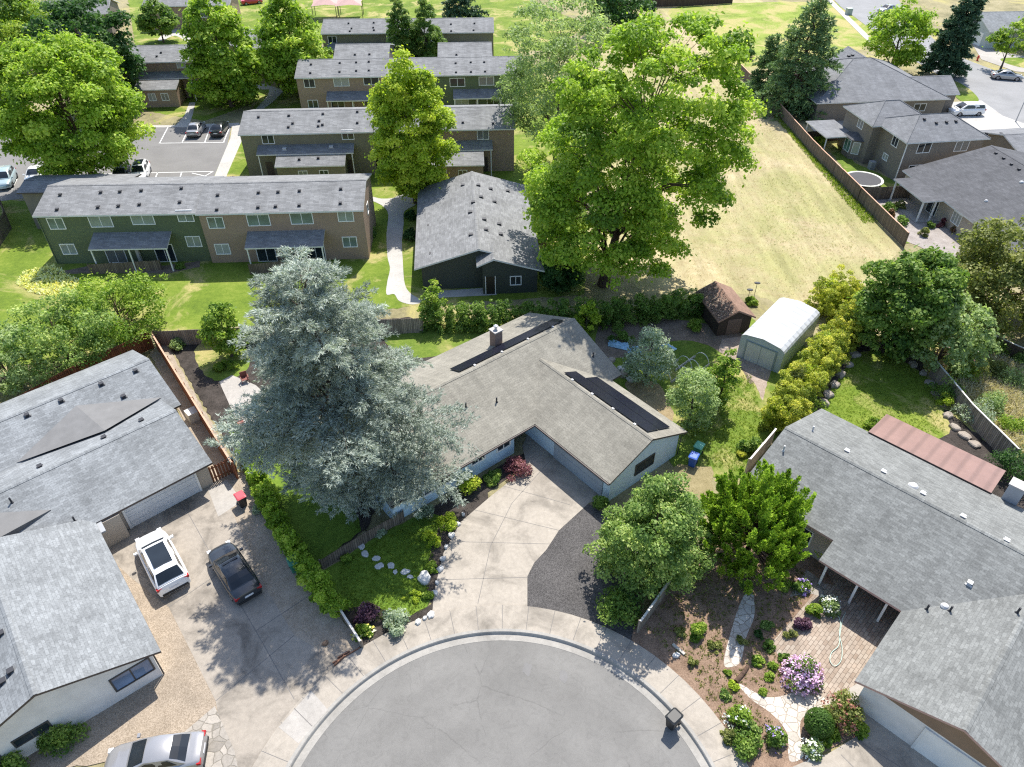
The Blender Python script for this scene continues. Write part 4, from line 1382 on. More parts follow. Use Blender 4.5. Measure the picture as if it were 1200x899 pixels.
# ================================================================ THE MAIN HOUSE
H = B('house', 'L-shaped house with taupe shingle roof, solar panels and pale blue siding', 'house', 1.75, 40.64, 39.5)
TA = [TAUPE, FASC_D]
def prism(b, prof, x0, x1, mat, name='wall'):
    m = MB()
    A = [(x0, y, z) for y, z in prof]; D = [(x1, y, z) for y, z in prof]
    m.face(A); m.face(D[::-1])
    for i in range(len(prof)):
        j = (i + 1) % len(prof)
        m.face([A[i], D[i], D[j], A[j]])
    return outward(m.build(name, mat, b.o))
long_roof = H.roof(-12.9, 9.5, 0, 11.8, 2.5, 4.95, 'x', TA)
H.walls(-12.5, -1.6, .55, 11.3, 2.5, BLUEW, 'x', 4.77)
prism(H, [(2.2, 0), (11.3, 0), (11.3, 2.5), (5.9, 4.77), (2.2, 3.1)], -1.6, 9.2, BLUEW)
gw = H.gable(0, 8.3, -7.95, 4.2, 2.5, 4.27, 'y', BLUEW, TA, ie=.5, ig=.35)
gd = H.box('garage_door', (.44, -6.95, 0), (.48, -1.75, 2.12), GARDB)
m = MB()
for zz in (.02, .53, 1.06, 1.59): m.box((.415, -6.93, zz), (.438, -1.77, zz + .5))
m.build('door_panel', GARDB, gd)
H.box('front_door', (-.4, 2.17, 0), (.4, 2.2, 2.05), plain('front_door_paint', (.25, .3, .34), .5))
for px_, py_, w_, h_, mu in ((560, 535, 1.15, .6, 1), (590, 519, 1.15, .6, 1), (514, 561, 2.6, 1.25, 2), (489, 575, .9, .8, 0)):
    x_, z_ = H.on_y(px_, py_, .55)
    H.window(x_, .55, z_ - .22, w_, h_, '-y', mu, bw=.12)
H.window(4.1, -7.6, 1.5, 1.9, .95, '-y', 1, frame=DARKTRIM)
H.window(9.2, 6.0, 1.5, 1.5, 1.1, '+x', 1)
H.window(7.8, -4.0, 1.4, 1.2, 1.0, '+x', 1)
m = MB()
for x_, y_, a in ((.0, -7.97, 0),): m.tube([(8.22, -7.9, 2.3), (7.95, -7.72, 2.1), (7.9, -7.7, .1)], .04, 6)
m.build('downpipe', DARKTRIM, H.o)
# gutters along the eaves
for a, b in (((-12.9, -.1, 2.34), (-.1, -.02, 2.47)), ((-.1, -7.9, 2.34), (-.02, -.1, 2.47))):
    H.box('gutter_pipe', a, b, FASC_D)
def chimney(b, x, y, z0, z1, w, d, mat, pot=True, parent=None):
    c = b.box('chimney', (x - w / 2, y - d / 2, z0), (x + w / 2, y + d / 2, z1), mat, parent)
    b.box('chimney_crown', (x - w / 2 - .06, y - d / 2 - .06, z1), (x + w / 2 + .06, y + d / 2 + .06, z1 + .1), plain('crown_cement', (.4, .38, .36), .8), c)
    if pot:
        g = MB(); g.tube([(x, y, z1 + .08), (x, y, z1 + .4)], .13, 10); g.tube([(x, y, z1 + .4), (x, y, z1 + .46), (x, y, z1 + .55)], [.2, .2, .04], 10)
        g.build('flue_cap', plain('flue_metal', (.55, .55, .56), .4, .5, .5), c)
    return c
chimney(H, 2.9, 8.35, 3.2, 5.35, .75, .75, BRICK, parent=long_roof)
def solar(b, roof, corner, du, dv, n, rows, nrm):
    "panels of 1.02 x 1.7 m laid from a corner on a roof plane"
    du, dv, nrm = Vector(du), Vector(dv), Vector(nrm)
    for r_ in range(rows):
        for i in range(n[r_]):
            p = Vector(corner) + du * 1.1 * i + dv * 1.46 * r_ + nrm * .13
            m = MB()
            q = [p, p + du * 1.08, p + du * 1.08 + dv * 1.4, p + dv * 1.4]
            lo = [k - nrm * .05 for k in q]
            m.face(q, 0, [(.01, .02), (1.04, .02), (1.04, 1.74), (.01, 1.74)])
            for a in range(4):
                c = (a + 1) % 4
                m.face([lo[a], lo[c], q[c], q[a]], 1)
            m.face(lo[::-1], 1)
            outward(m.build('solar_panel', [PANEL, DARKTRIM], roof), merge=False)
    L = 1.1 * max(n)
    for i in range(4):
        m = MB()
        p = Vector(corner) + du * (L * (i + .5) / 4) - dv * .16 + nrm * .05
        m.box(tuple(p - Vector((.07, .1, .04))), tuple(p + Vector((.07, .1, .06))))
        m.build('panel_bracket', WHITEVENT, roof)
k = (4.27 - 2.5) / 4.15; s_ = math.hypot(1, k)
solar(H, gw, (4.4, -7.15, 4.27 - k * .25), (0, 1, 0), (1 / s_, 0, -k / s_), [8, 7], 2, (k / s_, 0, 1 / s_))
k = (4.95 - 2.5) / 5.9; s_ = math.hypot(1, k)
solar(H, long_roof, (-2.3, 6.35, 4.95 - k * .45), (1, 0, 0), (0, 1 / s_, -k / s_), [10, 10], 1, (0, k / s_, 1 / s_))
fz = lambda x, y: 2.5 + (2.45 / 5.9) * y if y < 5.9 else 4.95
for px_, py_ in ((546, 477), (582, 471), (695, 418)):
    H.vent(H.rz_at(px_, py_, fz), long_roof, 'pipe')

# ================================================================ LEFT NEIGHBOUR, UPPER BUILDING
G2 = [GREYSH2, FASC_D]
N = B('house', 'grey shingle house with double ridge and white garage door beside the parked white car', 'house', -21.51, 36.58, 43)
r1 = N.gable(-20, 0, 0, 10, 2.5, 4.3, 'x', TANW, G2, ie=.6, ig=.3)
r2 = N.gable(-16.5, 1.0, 7.5, 17.3, 2.62, 4.42, 'x', TANW, G2, ie=.5, ig=.3)
m = MB()
A_, M_, Ap, Bq = (.1, 8.75, 3.12), (-4.6, 7.0, 3.78), (-5.2, 11.0, 3.98), (-10.3, 8.75, 3.1)
m.face([A_, Ap, M_]); m.face([M_, Ap, Bq])
m.build('roof_cricket', MEMB, N.o)
m = MB()
A_, Bq, Cq = (-9.9, 2.2, 3.36), (-14.5, 1.4, 3.75), (-14.0, 4.4, 4.25)
m.face([A_, Cq, Bq]); m.face([A_, Bq, (-14.5, 1.4, 2.9), (-9.9, 2.2, 3.2)])
m.build('roof_cricket', MEMB, N.o)
N.box('garage_door', (-6.3, .56, 0), (-1.35, .6, 2.1), GARD)
m = MB()
for zz in (.03, .55, 1.07, 1.59): m.box((-6.27, .535, zz), (-1.38, .558, zz + .49))
m.build('door_panel', GARD, N.o)
N.box('door_trim', (-6.45, .5, 0), (-6.3, .6, 2.25), TRIM); N.box('door_trim', (-1.35, .5, 0), (-1.2, .6, 2.25), TRIM)
N.box('wall', (-8.2, -.1, 0), (-6.7, .65, 2.3), TANW)
N.box('heat_pump', (1.3, 8.0, 0), (2.3, 8.9, .9), plain('beige_metal', (.55, .53, .5), .5))
f1 = lambda x, y: (2.5 + .36 * y if y < 5 else (4.3 - .36 * (y - 5)))
f2 = lambda x, y: 2.62 + .367 * (y - 7.5) if y < 12.4 else 4.42 - .367 * (y - 12.4)
for px_, py_ in ((159, 435), (119, 450.5), (145, 465), (72, 470), (32, 487)): N.vent(N.rz_at(px_, py_, f2), r2, 'box', size=.26)
for px_, py_ in ((47, 547), (122, 513), (166, 493)): N.vent(N.rz_at(px_, py_, f1), r1, 'box', size=.26)
for px_, py_ in ((14, 589), (88, 611), (187, 463)): N.vent(N.rz_at(px_, py_, f1), r1, 'pipe')

# ---- left neighbour, front building
K = B('house', 'pale stucco house with light grey gable roof at the lower edge of the photo', 'house', -19.72, 21.87, 130)
CW = [GREYSH2, FASC_D]
kr = K.gable(0, 12.6, 0, 11.4, 2.5, 4.65, 'x', CREAMW, CW, ie=.5, ig=.35)
K.box('breezeway_roof', (11.0, -.3, 2.3), (12.9, 2.6, 2.42), plain('breezeway_membrane', (.3, .31, .32), .8))
K.window(.35, 1.75, 1.55, 2.0, 1.1, '-x', 1, frame=DARKTRIM, pane=glass('sky_glass', (.12, .17, .26), .05))
K.window(.35, 6.9, 1.55, 1.6, .5, '-x', 1, frame=DARKTRIM)
K.window(.35, 9.0, 1.4, .9, 1.0, '-x', 0, frame=DARKTRIM)
m = MB(); m.tube([(.2, .05, 2.4), (.32, .42, 2.1), (.33, .44, .1)], .045, 6); m.build('downpipe', DARKTRIM, K.o)
fk = lambda x, y: 2.5 + .377 * y if y < 5.7 else 4.65 - .377 * (y - 5.7)
for px_, py_ in ((1.5, 743), (13, 787), (3.5, 799)): K.vent(K.rz_at(px_, py_, fk), kr, 'box', size=.26)
g = MB(); g.tube([(9, 6.1, 4.6), (7.4, 7.0, 4.3)], .05, 6); g.build('roof_pipe', WHITEVENT, kr)

# ================================================================ RIGHT NEIGHBOUR
Q = B('house', 'long grey shingle house with dusty pink patio roof and front gable garage', 'house', 23.03, 24.33, 135)
GQ = [GREYSH, FASC_P]
q1 = Q.roof(-16, 5.3, -13.6, 0, 2.5, 5.0, 'x', GQ, ridge=-6.8)
q2 = Q.roof(5.3, 12, -13.6, -1.55, 2.5, 5.0, 'x', GQ, ridge=-6.8, ez1=3.07)
prism(Q, [(-13.1, 0), (-2.9, 0), (-2.9, 3.3), (-6.8, 4.8), (-13.1, 2.5)], -15.6, 5.3, TANW)
prism(Q, [(-13.1, 0), (-2.1, 0), (-2.1, 3.0), (-6.8, 4.8), (-13.1, 2.5)], 5.3, 11.7, TANW)
q3 = Q.gable(-9.9, .15, -7, 6.1, 2.5, 4.35, 'y', CREAMW, GQ, ie=.5, ig=.35)
g = MB()
xm, hw = -4.875, 4.4
g.face([(xm - hw, 5.775, 2.45), (xm, 5.775, 4.05), (xm + hw, 5.775, 2.45)][::-1])
g.face([(xm - hw, 5.76, 2.45), (xm, 5.76, 4.05), (xm + hw, 5.76, 2.45)])
g.build('gable_board', plain('brown_gable', (.22, .15, .1), .7), Q.o)
Q.box('garage_door', (-8.8, 5.76, 0), (-3.7, 5.8, 2.15), WHITEW)
Q.box('door_trim', (-3.7, 5.76, 0), (-3.58, 5.84, 2.3), FASC_W); Q.box('door_trim', (-8.9, 5.76, 2.15), (-3.7, 5.84, 2.28), FASC_W)
for x_ in (.9, 4.75): Q.box('porch_post', (x_, -.5, 0), (x_ + .14, -.36, 2.42), TRIM)
Q.box('porch_post', (2.75, -.5, 0), (2.89, -.36, 2.42), TRIM)
w_ = [tuple(Q.wl(x, y)[:2]) for x, y in ((-.4, -3.0), (5.6, -3.0), (5.6, .2), (-.4, .2))]
LAYER[0] = .045
sheet('porch_floor', w_, PAVER, px=False)
Q.window(3.2, -2.9, 1.5, 1.8, 1.2, '+y', 1); Q.window(7.5, -2.1, 1.5, 1.6, 1.2, '+y', 1)
Q.box('front_door', (.9, -2.9, 0), (1.8, -2.86, 2.05), plain('red_brown_door', (.12, .05, .04), .5))
pr_ = Q.lean(-.4, 8.2, -16.9, -13.3, 2.25, 2.75, [ribbed('pink_metal', (.24, .145, .12), .5), FASC_D], .1, 'patio_roof')
for x_ in (0, 2.7, 5.3, 7.9): Q.box('patio_post', (x_, -16.7, 0), (x_ + .1, -16.6, 2.2), TRIM)
chimney(Q, -1.5, -13.9, 0, 3.9, .95, .8, plain('grey_stucco', (.34, .36, .38), .8), False)
fq = lambda x, y: 5 - .368 * abs(y + 6.8)
f3 = lambda x, y: 4.35 - .368 * abs(x + 4.87)
for px_, py_ in ((992, 529), (1035, 553.5), (1081, 579), (1128, 606), (1179, 634)): Q.vent(Q.rz_at(px_, py_, fq), q1, 'box', WHITEVENT, .24)
Q.vent(Q.rz_at(1070, 570, fq), q1, 'dome', WHITEVENT, .33)
for px_, py_ in ((952, 505), (918, 528)): Q.vent(Q.rz_at(px_, py_, fq), q2, 'pipe', WHITEVENT)
Q.vent(Q.rz_at(1136, 684, fq), q1, 'box', WHITEVENT, .24)
for px_, py_ in ((1107, 711),): Q.vent(Q.rz_at(px_, py_, f3), q3, 'dome', WHITEVENT, .24)
for px_, py_ in ((1086, 714), (1192, 718), (1113, 716)): Q.vent(Q.rz_at(px_, py_, f3), q3, 'pipe')

# ================================================================ SINGLE STOREY APARTMENT
AP = [APTSH, FASC_D]
AW = [APTSH, FASC_W]
E1 = B('apartment_building', 'single storey black-green apartment with grey gable roof beside the curving path', 'building', -9.0, 62.3, 4.5)
e1 = E1.roof(-.7, 12.2, .8, 19.6, 2.8, 4.75, 'y', AW, ridge=5.8)
prism_y = lambda b, prof, y0, y1, mat: None
m = MB()
def gprism(b, prof, y0, y1, mat, name='wall'):
    m = MB()
    A = [(x, y0, z) for x, z in prof]; D = [(x, y1, z) for x, z in prof]
    m.face(A); m.face(D[::-1])
    for i in range(len(prof)):
        j = (i + 1) % len(prof)
        m.face([A[i], D[i], D[j], A[j]])
    return outward(m.build(name, mat, b.o))
gprism(E1, [(0, 0), (11.6, 0), (11.6, 2.8), (5.8, 4.58), (0, 2.8)], 1.35, 19.3, GREENBLK)
e1b = E1.roof(5.5, 12.25, -.55, 2.5, 3.6, 4.34, 'y', AW, ridge=7.2, ez1=2.79)
gprism(E1, [(6.1, 0), (11.6, 0), (11.6, 2.75), (7.2, 4.12), (6.1, 3.55)], .0, 2.2, GREENBLK)
E1.box('front_door', (6.4, -.03, 0), (7.3, 0.0, 2.05), plain('near_black_door', (.02, .018, .016), .5))
for a in (6.32, 7.3): E1.box('door_trim', (a, -.05, 0), (a + .08, .0, 2.12), TRIM)
E1.window(9.4, .0, 1.5, 1.0, .9, '-y', 1)
E1.window(0, 6, 1.5, 1.4, 1.0, '-x', 1); E1.window(0, 13, 1.5, 1.4, 1.0, '-x', 1)
fe = lambda x, y: 4.75 - (.336 if x < 5.8 else .305) * abs(x - 5.8)
for px_, py_ in ((970, 70), (1042, 70), (1100, 87), (1180, 97), (1055, 125), (1019, 150), (1118, 147), (1005, 197), (813, 260), (1070, 230), (1078, 278), (1140, 252), (1008, 302), (1148, 300), (822, 393)):
    E1.vent(E1.rz_at(300 + px_ / 4, 200 + py_ / 4, fe), e1, 'box', size=.34)

# ================================================================ TWO STOREY ROWS
def porch(b, x0, x1, y, z0=2.85, z1=3.65, posts=3, slider=2):
    r = b.lean(x0, x1, y, -.0, z0, z1, AW)
    for i in range(posts):
        xx = x0 + .12 + (x1 - x0 - .36) * i / (posts - 1)
        b.box('porch_post', (xx, y + .12, 0), (xx + .12, y + .24, z0 - .14), TRIM)
    for i in range(slider):
        xc = x0 + (x1 - x0) * (i + .5) / slider
        b.window(xc + (.6 if i else -.6), 0, 1.08, 1.9, 2.0, '-y', 1, name='sliding_door')
    b.box('porch_partition', (x0 + (x1 - x0) / 2 - .3, -.35, 0), (x0 + (x1 - x0) / 2 + .0, -.003, 2.2), plain('pale_partition', (.5, .48, .44), .6))  # upright pale partition between the sliding doors, no lamp
    return r
def row_vents(b, roof, pts, ox, oy, fn, n=4.0):
    for px_, py_ in pts: b.vent(b.rz_at(ox + px_ / n, oy + py_ / n, fn), roof, 'box', size=.26)

GR = B('apartment_building', 'dark green two storey apartment with covered patio facing the mown lawn', 'building', -49.2, 68.9, 2.2)
g1 = GR.gable(-.15, 16.9, -.45, 8.9, 5.85, 7.1, 'x', OLIVEG, AW, ie=.45, ig=.15)
g2 = GR.gable(-6.2, 6, 7.8, 12.6, 4.7, 5.2, 'x', BROWNW2, AP, ie=.4, ig=.3)
for px_, py_, w_, h_ in ((66, 262, 1.5, 1.15), (118, 259.5, 2.2, 1.15), (167, 256.5, 2.2, 1.15), (217, 253, 1.5, 1.15), (80.5, 292, 1.4, 1.1), (227, 283, 1.4, 1.1)):
    GR.win_y(px_, py_, 0, w_, h_, 1, pane=GLASSPALE)
porch(GR, 5.1, 13.2, -2.2)
fg = lambda x, y: 5.85 + .267 * (y + .45)
row_vents(GR, g1, ((283, 115), (473, 103), (563, 100), (663, 95), (851, 84), (268, 184), (460, 173), (556, 167), (654, 160), (843, 149)), 0, 200, fg)
m = MB(); m.tube([(.02, -.08, 5.6), (.02, -.08, .1)], .05, 6); m.build('downpipe', plain('green_pipe', (.12, .16, .1), .5), GR.o)

BR = B('apartment_building', 'tan brown two storey apartment joined to the dark green one, patio facing the lawn', 'building', -32.55, 69.1, 3.2)
b1 = BR.gable(-.1, 17.1, -.45, 8.9, 5.95, 7.25, 'x', BROWNW, AW, ie=.45, ig=.15)
for px_, py_, w_, h_ in ((253, 261, 1.5, 1.15), (303, 258, 2.2, 1.15), (353.5, 256, 2.2, 1.15), (405, 253, 1.5, 1.15), (261, 292, 1.4, 1.1), (410, 283.5, 1.4, 1.1)):
    BR.win_y(px_, py_, 0, w_, h_, 1, pane=GLASSPALE)
porch(BR, 4.6, 12.7, -2.2)
fb = lambda x, y: 5.95 + .278 * (y + .45)
row_vents(BR, b1, ((1021, 116), (1017, 184)), 0, 200, fb)
row_vents(BR, b1, ((12, 104), (104, 101), (204, 96), (398, 87), (10, 173), (92, 169), (203, 164), (396, 154)), 300, 200, fb)
BR.window(16.95, 3.5, 4.3, .9, 1.0, '+x', 0)

def wing(b, x0, x1, yf, ltx0, ltx1, wall, wins=2, rw=None):
    b.walls(x0 + .15, x1 - .15, yf, 0, 2.65, wall)
    b.walls(x0 + .15, x1 - .15, -1.9, 0, 3.5, wall)
    a = b.lean(x0, x1, yf - .3, -1.62, 2.85, 3.55, AW, name='wing_roof')
    c = b.lean(ltx0, ltx1, -1.7, -.0, 3.68, 4.3, AW)
    for xx in (ltx0 + .15, ltx1 - .3): b.box('porch_post', (xx, -1.6, 0), (xx + .12, -1.48, 3.5), TRIM)
    for i in range(wins):
        b.window(x0 + (x1 - x0) * (.38 + .3 * i), yf, 1.6, 1.0, 1.0, '-y', 1)
    for xx in (ltx0 + .9, ltx1 - 1.1): b.box('entry_door', (xx - .45, -.04, 0), (xx + .45, -.003, 2.05), plain('entry_door_paint', (.08, .06, .05), .5))
    return a, c

W2 = B('apartment_building', 'olive two storey apartment row with a low single storey front wing', 'building', -34.8, 91.4, 3.5)
w2 = W2.gable(0, 17.0, -.45, 9, 5.85, 7.2, 'x', OLIVE2, AW, ie=.45, ig=.15)
a_, c_ = wing(W2, 4.6, 13.4, -3.4, 2.1, 14.4, OLIVE2)
for px_, py_ in ((314, 163), (407.5, 158)): W2.win_y(px_, py_, 0, 1.4, 1.1, 1)
f2r = lambda x, y: 5.85 + .286 * (y + .45)
row_vents(W2, w2, ((154, 543), (314, 535), (475, 525), (172, 579), (296, 568), (312, 586), (152, 597), (292, 592), (475, 577), (12, 550)), 300, 0, f2r)
fl = lambda x, y: 4.3 + .36 * y
for px_, py_ in ((134, 700), (353, 690)): W2.vent(W2.rz_at(300 + px_ / 4, py_ / 4, fl), c_, 'box', WHITEVENT, .4)
row_vents(W2, a_, ((203, 748), (292, 742)), 300, 0, lambda x, y: 2.85 + .34 * (y + 3.7))
W3 = B('apartment_building', 'brown two storey apartment row behind the single storey grey-roofed apartment', 'building', -17.75, 92.5, 3.2)
w3 = W3.gable(0, 18.2, -.45, 9, 5.85, 7.2, 'x', BROWNW, AW, ie=.45, ig=.15)
a_, c_ = wing(W3, 5.3, 14.0, -4.4, 4.0, 15.2, BROWNW)
for px_, py_ in ((566, 158),): W3.win_y(px_, py_, 0, 1.4, 1.1, 1)
W3.window(4, 0, 4.6, 1.4, 1.1, '-y', 1)
row_vents(W3, w3, ((1112, 579), (970, 575)), 300, 0, f2r)

Y3 = B('apartment_building', 'brown and dark green three-part apartment block with two raised cross roofs', 'building', -33, 114.6, 3)
y1 = Y3.gable(0, 17.3, -.45, 9, 5.85, 7.2, 'x', BROWNW, AW, ie=.45, ig=.15)
y2 = Y3.gable(17.32, 34.8, -.45, 9, 5.87, 7.22, 'x', OLIVEG, AW, ie=.45, ig=.15)
yc = [Y3.gable(a, b_, .2, 16.5, 6.06, 8.3, 'x', BROWNW2, AW, ie=.45, ig=.2) for a, b_ in ((5.4, 14.0), (21.6, 30.2))]
for px_, py_, w_ in ((362.5, 97.5, 1.5), (400, 96, 2.2), (435, 94.5, 2.2), (536, 96.5, 2.2), (570, 95, 2.2)): Y3.win_y(px_, py_, 0, w_, 1.15, 1)
for px_, py_ in ((367, 122), (606, 120)): Y3.win_y(px_, py_, 0, 1.4, 1.1, 1)
Y3.win_y(606, 94, 0, 1.4, 1.1, 1)
porch(Y3, 4.5, 12.4, -2.0); porch(Y3, 23.9, 31.4, -2.0)
row_vents(Y3, y1, ((258, 303), (255, 343), (392, 338), (470, 333), (529, 331)), 300, 0, f2r)
row_vents(Y3, y2, ((938, 340), (1008, 338), (1074, 336)), 300, 0, f2r)
fy = lambda x, y: 6.06 + .275 * (y - .2)
row_vents(Y3, yc[0], ((464, 257), (532, 255), (470, 293), (529, 290), (393, 296)), 300, 0, fy)
row_vents(Y3, yc[1], ((940, 257), (936, 297), (1007, 293), (1070, 292)), 300, 0, fy)

Z4 = B('apartment_building', 'farthest low-pitched apartment row, half hidden behind dark columnar trees', 'building', -34.2, 139.9, 2)
z1 = Z4.gable(0, 31, -.45, 9, 5.85, 7.2, 'x', OLIVE2, AW, ie=.45, ig=.15)
for px_, py_ in ((389.5, 46.5), (458, 44), (510, 44)): Z4.win_y(px_, py_, 0, 1.4, 1.1, 1)
lt = [Z4.lean(1.0, 13.0, -1.9, 0, 3.5, 4.2, AW), Z4.lean(18, 30, -1.9, 0, 3.5, 4.2, AW)]
row_vents(Z4, z1, ((434, 110), (552, 107), (448, 134), (550, 130), (440, 147), (553, 142), (914, 114), (1024, 110), (915, 146), (1020, 142)), 300, 0, f2r)
for px_, py_, i in ((436, 219, 0), (563, 215, 0), (914, 219, 1), (1030, 217, 1)): Z4.vent(Z4.rz_at(300 + px_ / 4, py_ / 4, lambda x, y: 4.2 + .37 * y), lt[i], 'box', WHITEVENT, .4)

L5 = B('apartment_building', 'brown two storey apartment with entry wing at the far side of the parking lot', 'building', -60.3, 122.4, 5)
l1 = L5.gable(-4, 11.4, -.45, 9, 5.85, 7.2, 'x', BROWNW, AW, ie=.45, ig=.15)
wing(L5, 0, 6.6, -4.2, -1, 8.6, BROWNW, 2)
L5.win_y(212.5, 75, 0, 1.4, 1.1, 1)
row_vents(L5, l1, ((755, 248), (735, 265)), 0, 0, f2r)
L6 = B('apartment_building', 'apartment with grey roof slanting between the two tall bright green trees', 'building', -52, 138, -42)
l6 = L6.gable(0, 16, 0, 9.5, 5.0, 6.4, 'x', OLIVE2, AW)
row_vents(L6, l6, ((36, 180), (60, 120)), 300, 0, lambda x, y: 5 + .29 * y)
L7 = B('apartment_building', 'apartment block at the top edge behind the small round tree', 'building', -77, 166, 4)
L7.gable(0, 18, 0, 9, 4.6, 6, 'x', BROWNW, AW)
for a in (4, 12): L7.window(a, .45, 2.8, 1.4, 1.1, '-y', 1)
L8 = B('apartment_building', 'grey-roofed apartment behind the dark spreading tree at the top left', 'building', -104, 158, 10)
L8.gable(0, 22, 0, 10, 4.2, 6, 'x', BROWNW2, AW)

# ================================================================ HOUSES BEYOND THE FIELD
DW = [DARKSH, FASC_W]
DK = [shingle('mid_grey_shingle', (.23, .235, .245), .22, .6, 1.25, .72), FASC_W]
HA = B('house', 'brown house with wide grey hip roof below the dark conifers', 'house', 46, 111.4, 5.4)
ha = HA.hip(0, 21.3, 0, 19, 3.0, 6.6, BROWNW2, DK, rl=9.2)
HA.gable(9.5, 17.5, 10, 20, 3.0, 5.6, 'y', BROWNW2, DK)
HA.gable(15.5, 24, 2.0, 9.5, 3.0, 4.7, 'x', BROWNW2, DK)
for x_ in (11.6, 17): HA.window(x_, .45, 1.7, 1.8, 1.0, '-y', 1)
for x_, y_ in ((9.4, 11.5), (10.2, 11.9), (12.4, 10.5)): HA.vent(HA.wl(x_, y_, 6.35 if x_ < 11 else 6.1), ha, 'box', size=.4)
def hipf(x0, x1, y0, y1, ez, rz, rl):
    return lambda x, y: max(ez, min(rz, ez + (rz - ez) * min(min(x - x0, x1 - x) / (rl if x1 - x0 >= y1 - y0 else (x1 - x0) / 2), min(y - y0, y1 - y) / ((y1 - y0) / 2 if x1 - x0 >= y1 - y0 else rl))))
HB = B('house', 'two storey taupe house with bay window behind the long wooden fence', 'house', 50, 90, 8)
hb = HB.hip(-.45, 11.0, -.45, 8.0, 5.35, 7.3, BROWNW2, DK, rl=3.6)
HB.hip(-1.7, 7.2, 5.6, 13.6, 5.36, 7.2, BROWNW2, DK, rl=3.4)
for px_, py_ in ((1083, 173), (1127, 171)): HB.win_y(px_, py_, 0, 1.7, 1.25, 1)
HB.window(2.2, 0, 1.6, 1.6, 1.0, '-y', 1); HB.window(7.6, 0, 1.6, 1.6, 1.0, '-y', 1)
HB.win_x(1049.5, 165, 0, 1.2, 1.3, '-x', 1); HB.window(0, 3.4, 2.0, 1.0, .7, '-x', 1)
HB.win_x(1009, 144, -1.25, 1.2, 1.3, '-x', 1)
# bay: a five sided box with its own little roof
m = MB()
by = 9.0
pl_ = [(-1.25, by - 1.7), (-2.3, by - 1.0), (-2.3, by + 1.0), (-1.25, by + 1.7)]
for a, b_ in zip(pl_, pl_[1:]): m.face([(a[0], a[1], 0), (b_[0], b_[1], 0), (b_[0], b_[1], 2.7), (a[0], a[1], 2.7)][::-1])
bay = m.build('bay', BROWNW2, HB.o)
m = MB()
po = [(-1.25, by - 2.0), (-2.6, by - 1.2), (-2.6, by + 1.2), (-1.25, by + 2.0)]
for a, b_ in zip(po, po[1:]): m.face([(a[0], a[1], 2.7), (b_[0], b_[1], 2.7), (-1.25, by, 3.3)][::-1], 0)
m.face([(a[0], a[1], 2.68) for a in po])
m.build('bay_roof', DARKSH, bay)
f_ = HB.window(-2.3, by, 1.6, 1.4, 1.5, '-x', 1, pane=glass('green_glass', (.1, .2, .15), .1))
f_ = HB.window(-1.78, by - 1.35, 1.6, .8, 1.5, '-x', 0); f_.rotation_euler.z = R(-90 + 56)
pc = HB.lean(-5.6, -1.3, 9.2, 15.5, 2.7, 2.75, DK, name='patio_cover')
for a, b_ in ((-5.4, 9.4), (-5.4, 15.2)): HB.box('patio_post', (a, b_, 0), (a + .12, b_ + .12, 2.58), TRIM)
m = MB(); m.tube([(-.03, -.03, 5.1), (-.03, -.03, .1)], .07, 6); m.build('downpipe', TRIM, HB.o)
for px_, py_ in ((1065, 128), (1072, 132), (1083, 140), (1097, 144.5), (1109, 143.5), (1120, 142.5)): HB.vent(HB.rz_at(px_, py_, hipf(-.45, 11, -.45, 8, 5.35, 7.3, 3.6)), hb, 'box', size=.26)
HB.box('rain_barrel', (-1.3, 3.9, 0), (-.6, 4.6, 1.1), plain('grey_barrel', (.25, .26, .27), .6))

HC = B('house', 'dark grey gable-roofed house with covered porch at the right edge behind the fence', 'house', 51.3, 74.6, 8)
hc = HC.gable(-.4, 21.5, -8, 13.0, 2.7, 5.3, 'y', TANW, DW)
HC.lean(-3.0, .2, 4.2, 10.6, 2.72, 2.78, DW, name='porch_roof')
for a, b_ in ((-2.8, 4.4), (-2.8, 10.2), (-1.2, 4.4)): HC.box('porch_post', (a, b_, 0), (a + .16, b_ + .16, 2.6), TRIM)
HC.window(.05, 1.8, 1.6, 1.4, 1.2, '-x', 2); HC.window(.05, 6.2, 1.15, 1.8, 2.0, '-x', 1, name='sliding_door')
HC.box('porch_slab', (-3.0, 4.2, 0), (.2, 10.6, .1), SLABC)
fc = lambda x, y: 5.3 - .237 * abs(x - 10.55)
for px_, py_ in ((1167, 180), (1176, 186), (1185, 193), (1194, 199)): HC.vent(HC.rz_at(px_, py_, fc), hc, 'box', size=.26)
HC.vent(HC.rz_at(1197, 214, fc), hc, 'dome', WHITEVENT, .24); HC.vent(HC.rz_at(1155.5, 236, fc), hc, 'dome', WHITEVENT, .2)
HD = B('house', 'flat-lying grey roof of the house beyond the taupe two storey one', 'house', 65.5, 88.5, 8)
hd = HD.gable(0, 15, 0, 12, 2.9, 4.6, 'x', BROWNW2, DK)
for px_, py_ in ((1156, 157), (1173, 157)): HD.vent(P(px_, py_, 4.2), hd, 'box', size=.26)
HE = B('house', 'pale grey-green house with white garage door at the top right corner', 'house', 93, 152.2, 4)
he = HE.gable(-.4, 26, -.4, 11.5, 3.2, 5.4, 'x', plain('sage_siding', (.38, .42, .41), .7), [GREYSH2, FASC_W])
gdo = HE.box('garage_door', (-.14, 1.6, 0), (-.1, 9.6, 2.4), WHITEW)
for i in range(4): HE.box('door_window', (-.16, 2.6 + i * 1.6, 1.8), (-.141, 3.6 + i * 1.6, 2.15), GLASS, gdo)
HE.box('gas_meter', (3.2, -.35, 0), (4.3, -.003, 1.1), plain('grey_meter', (.4, .42, .43), .5))

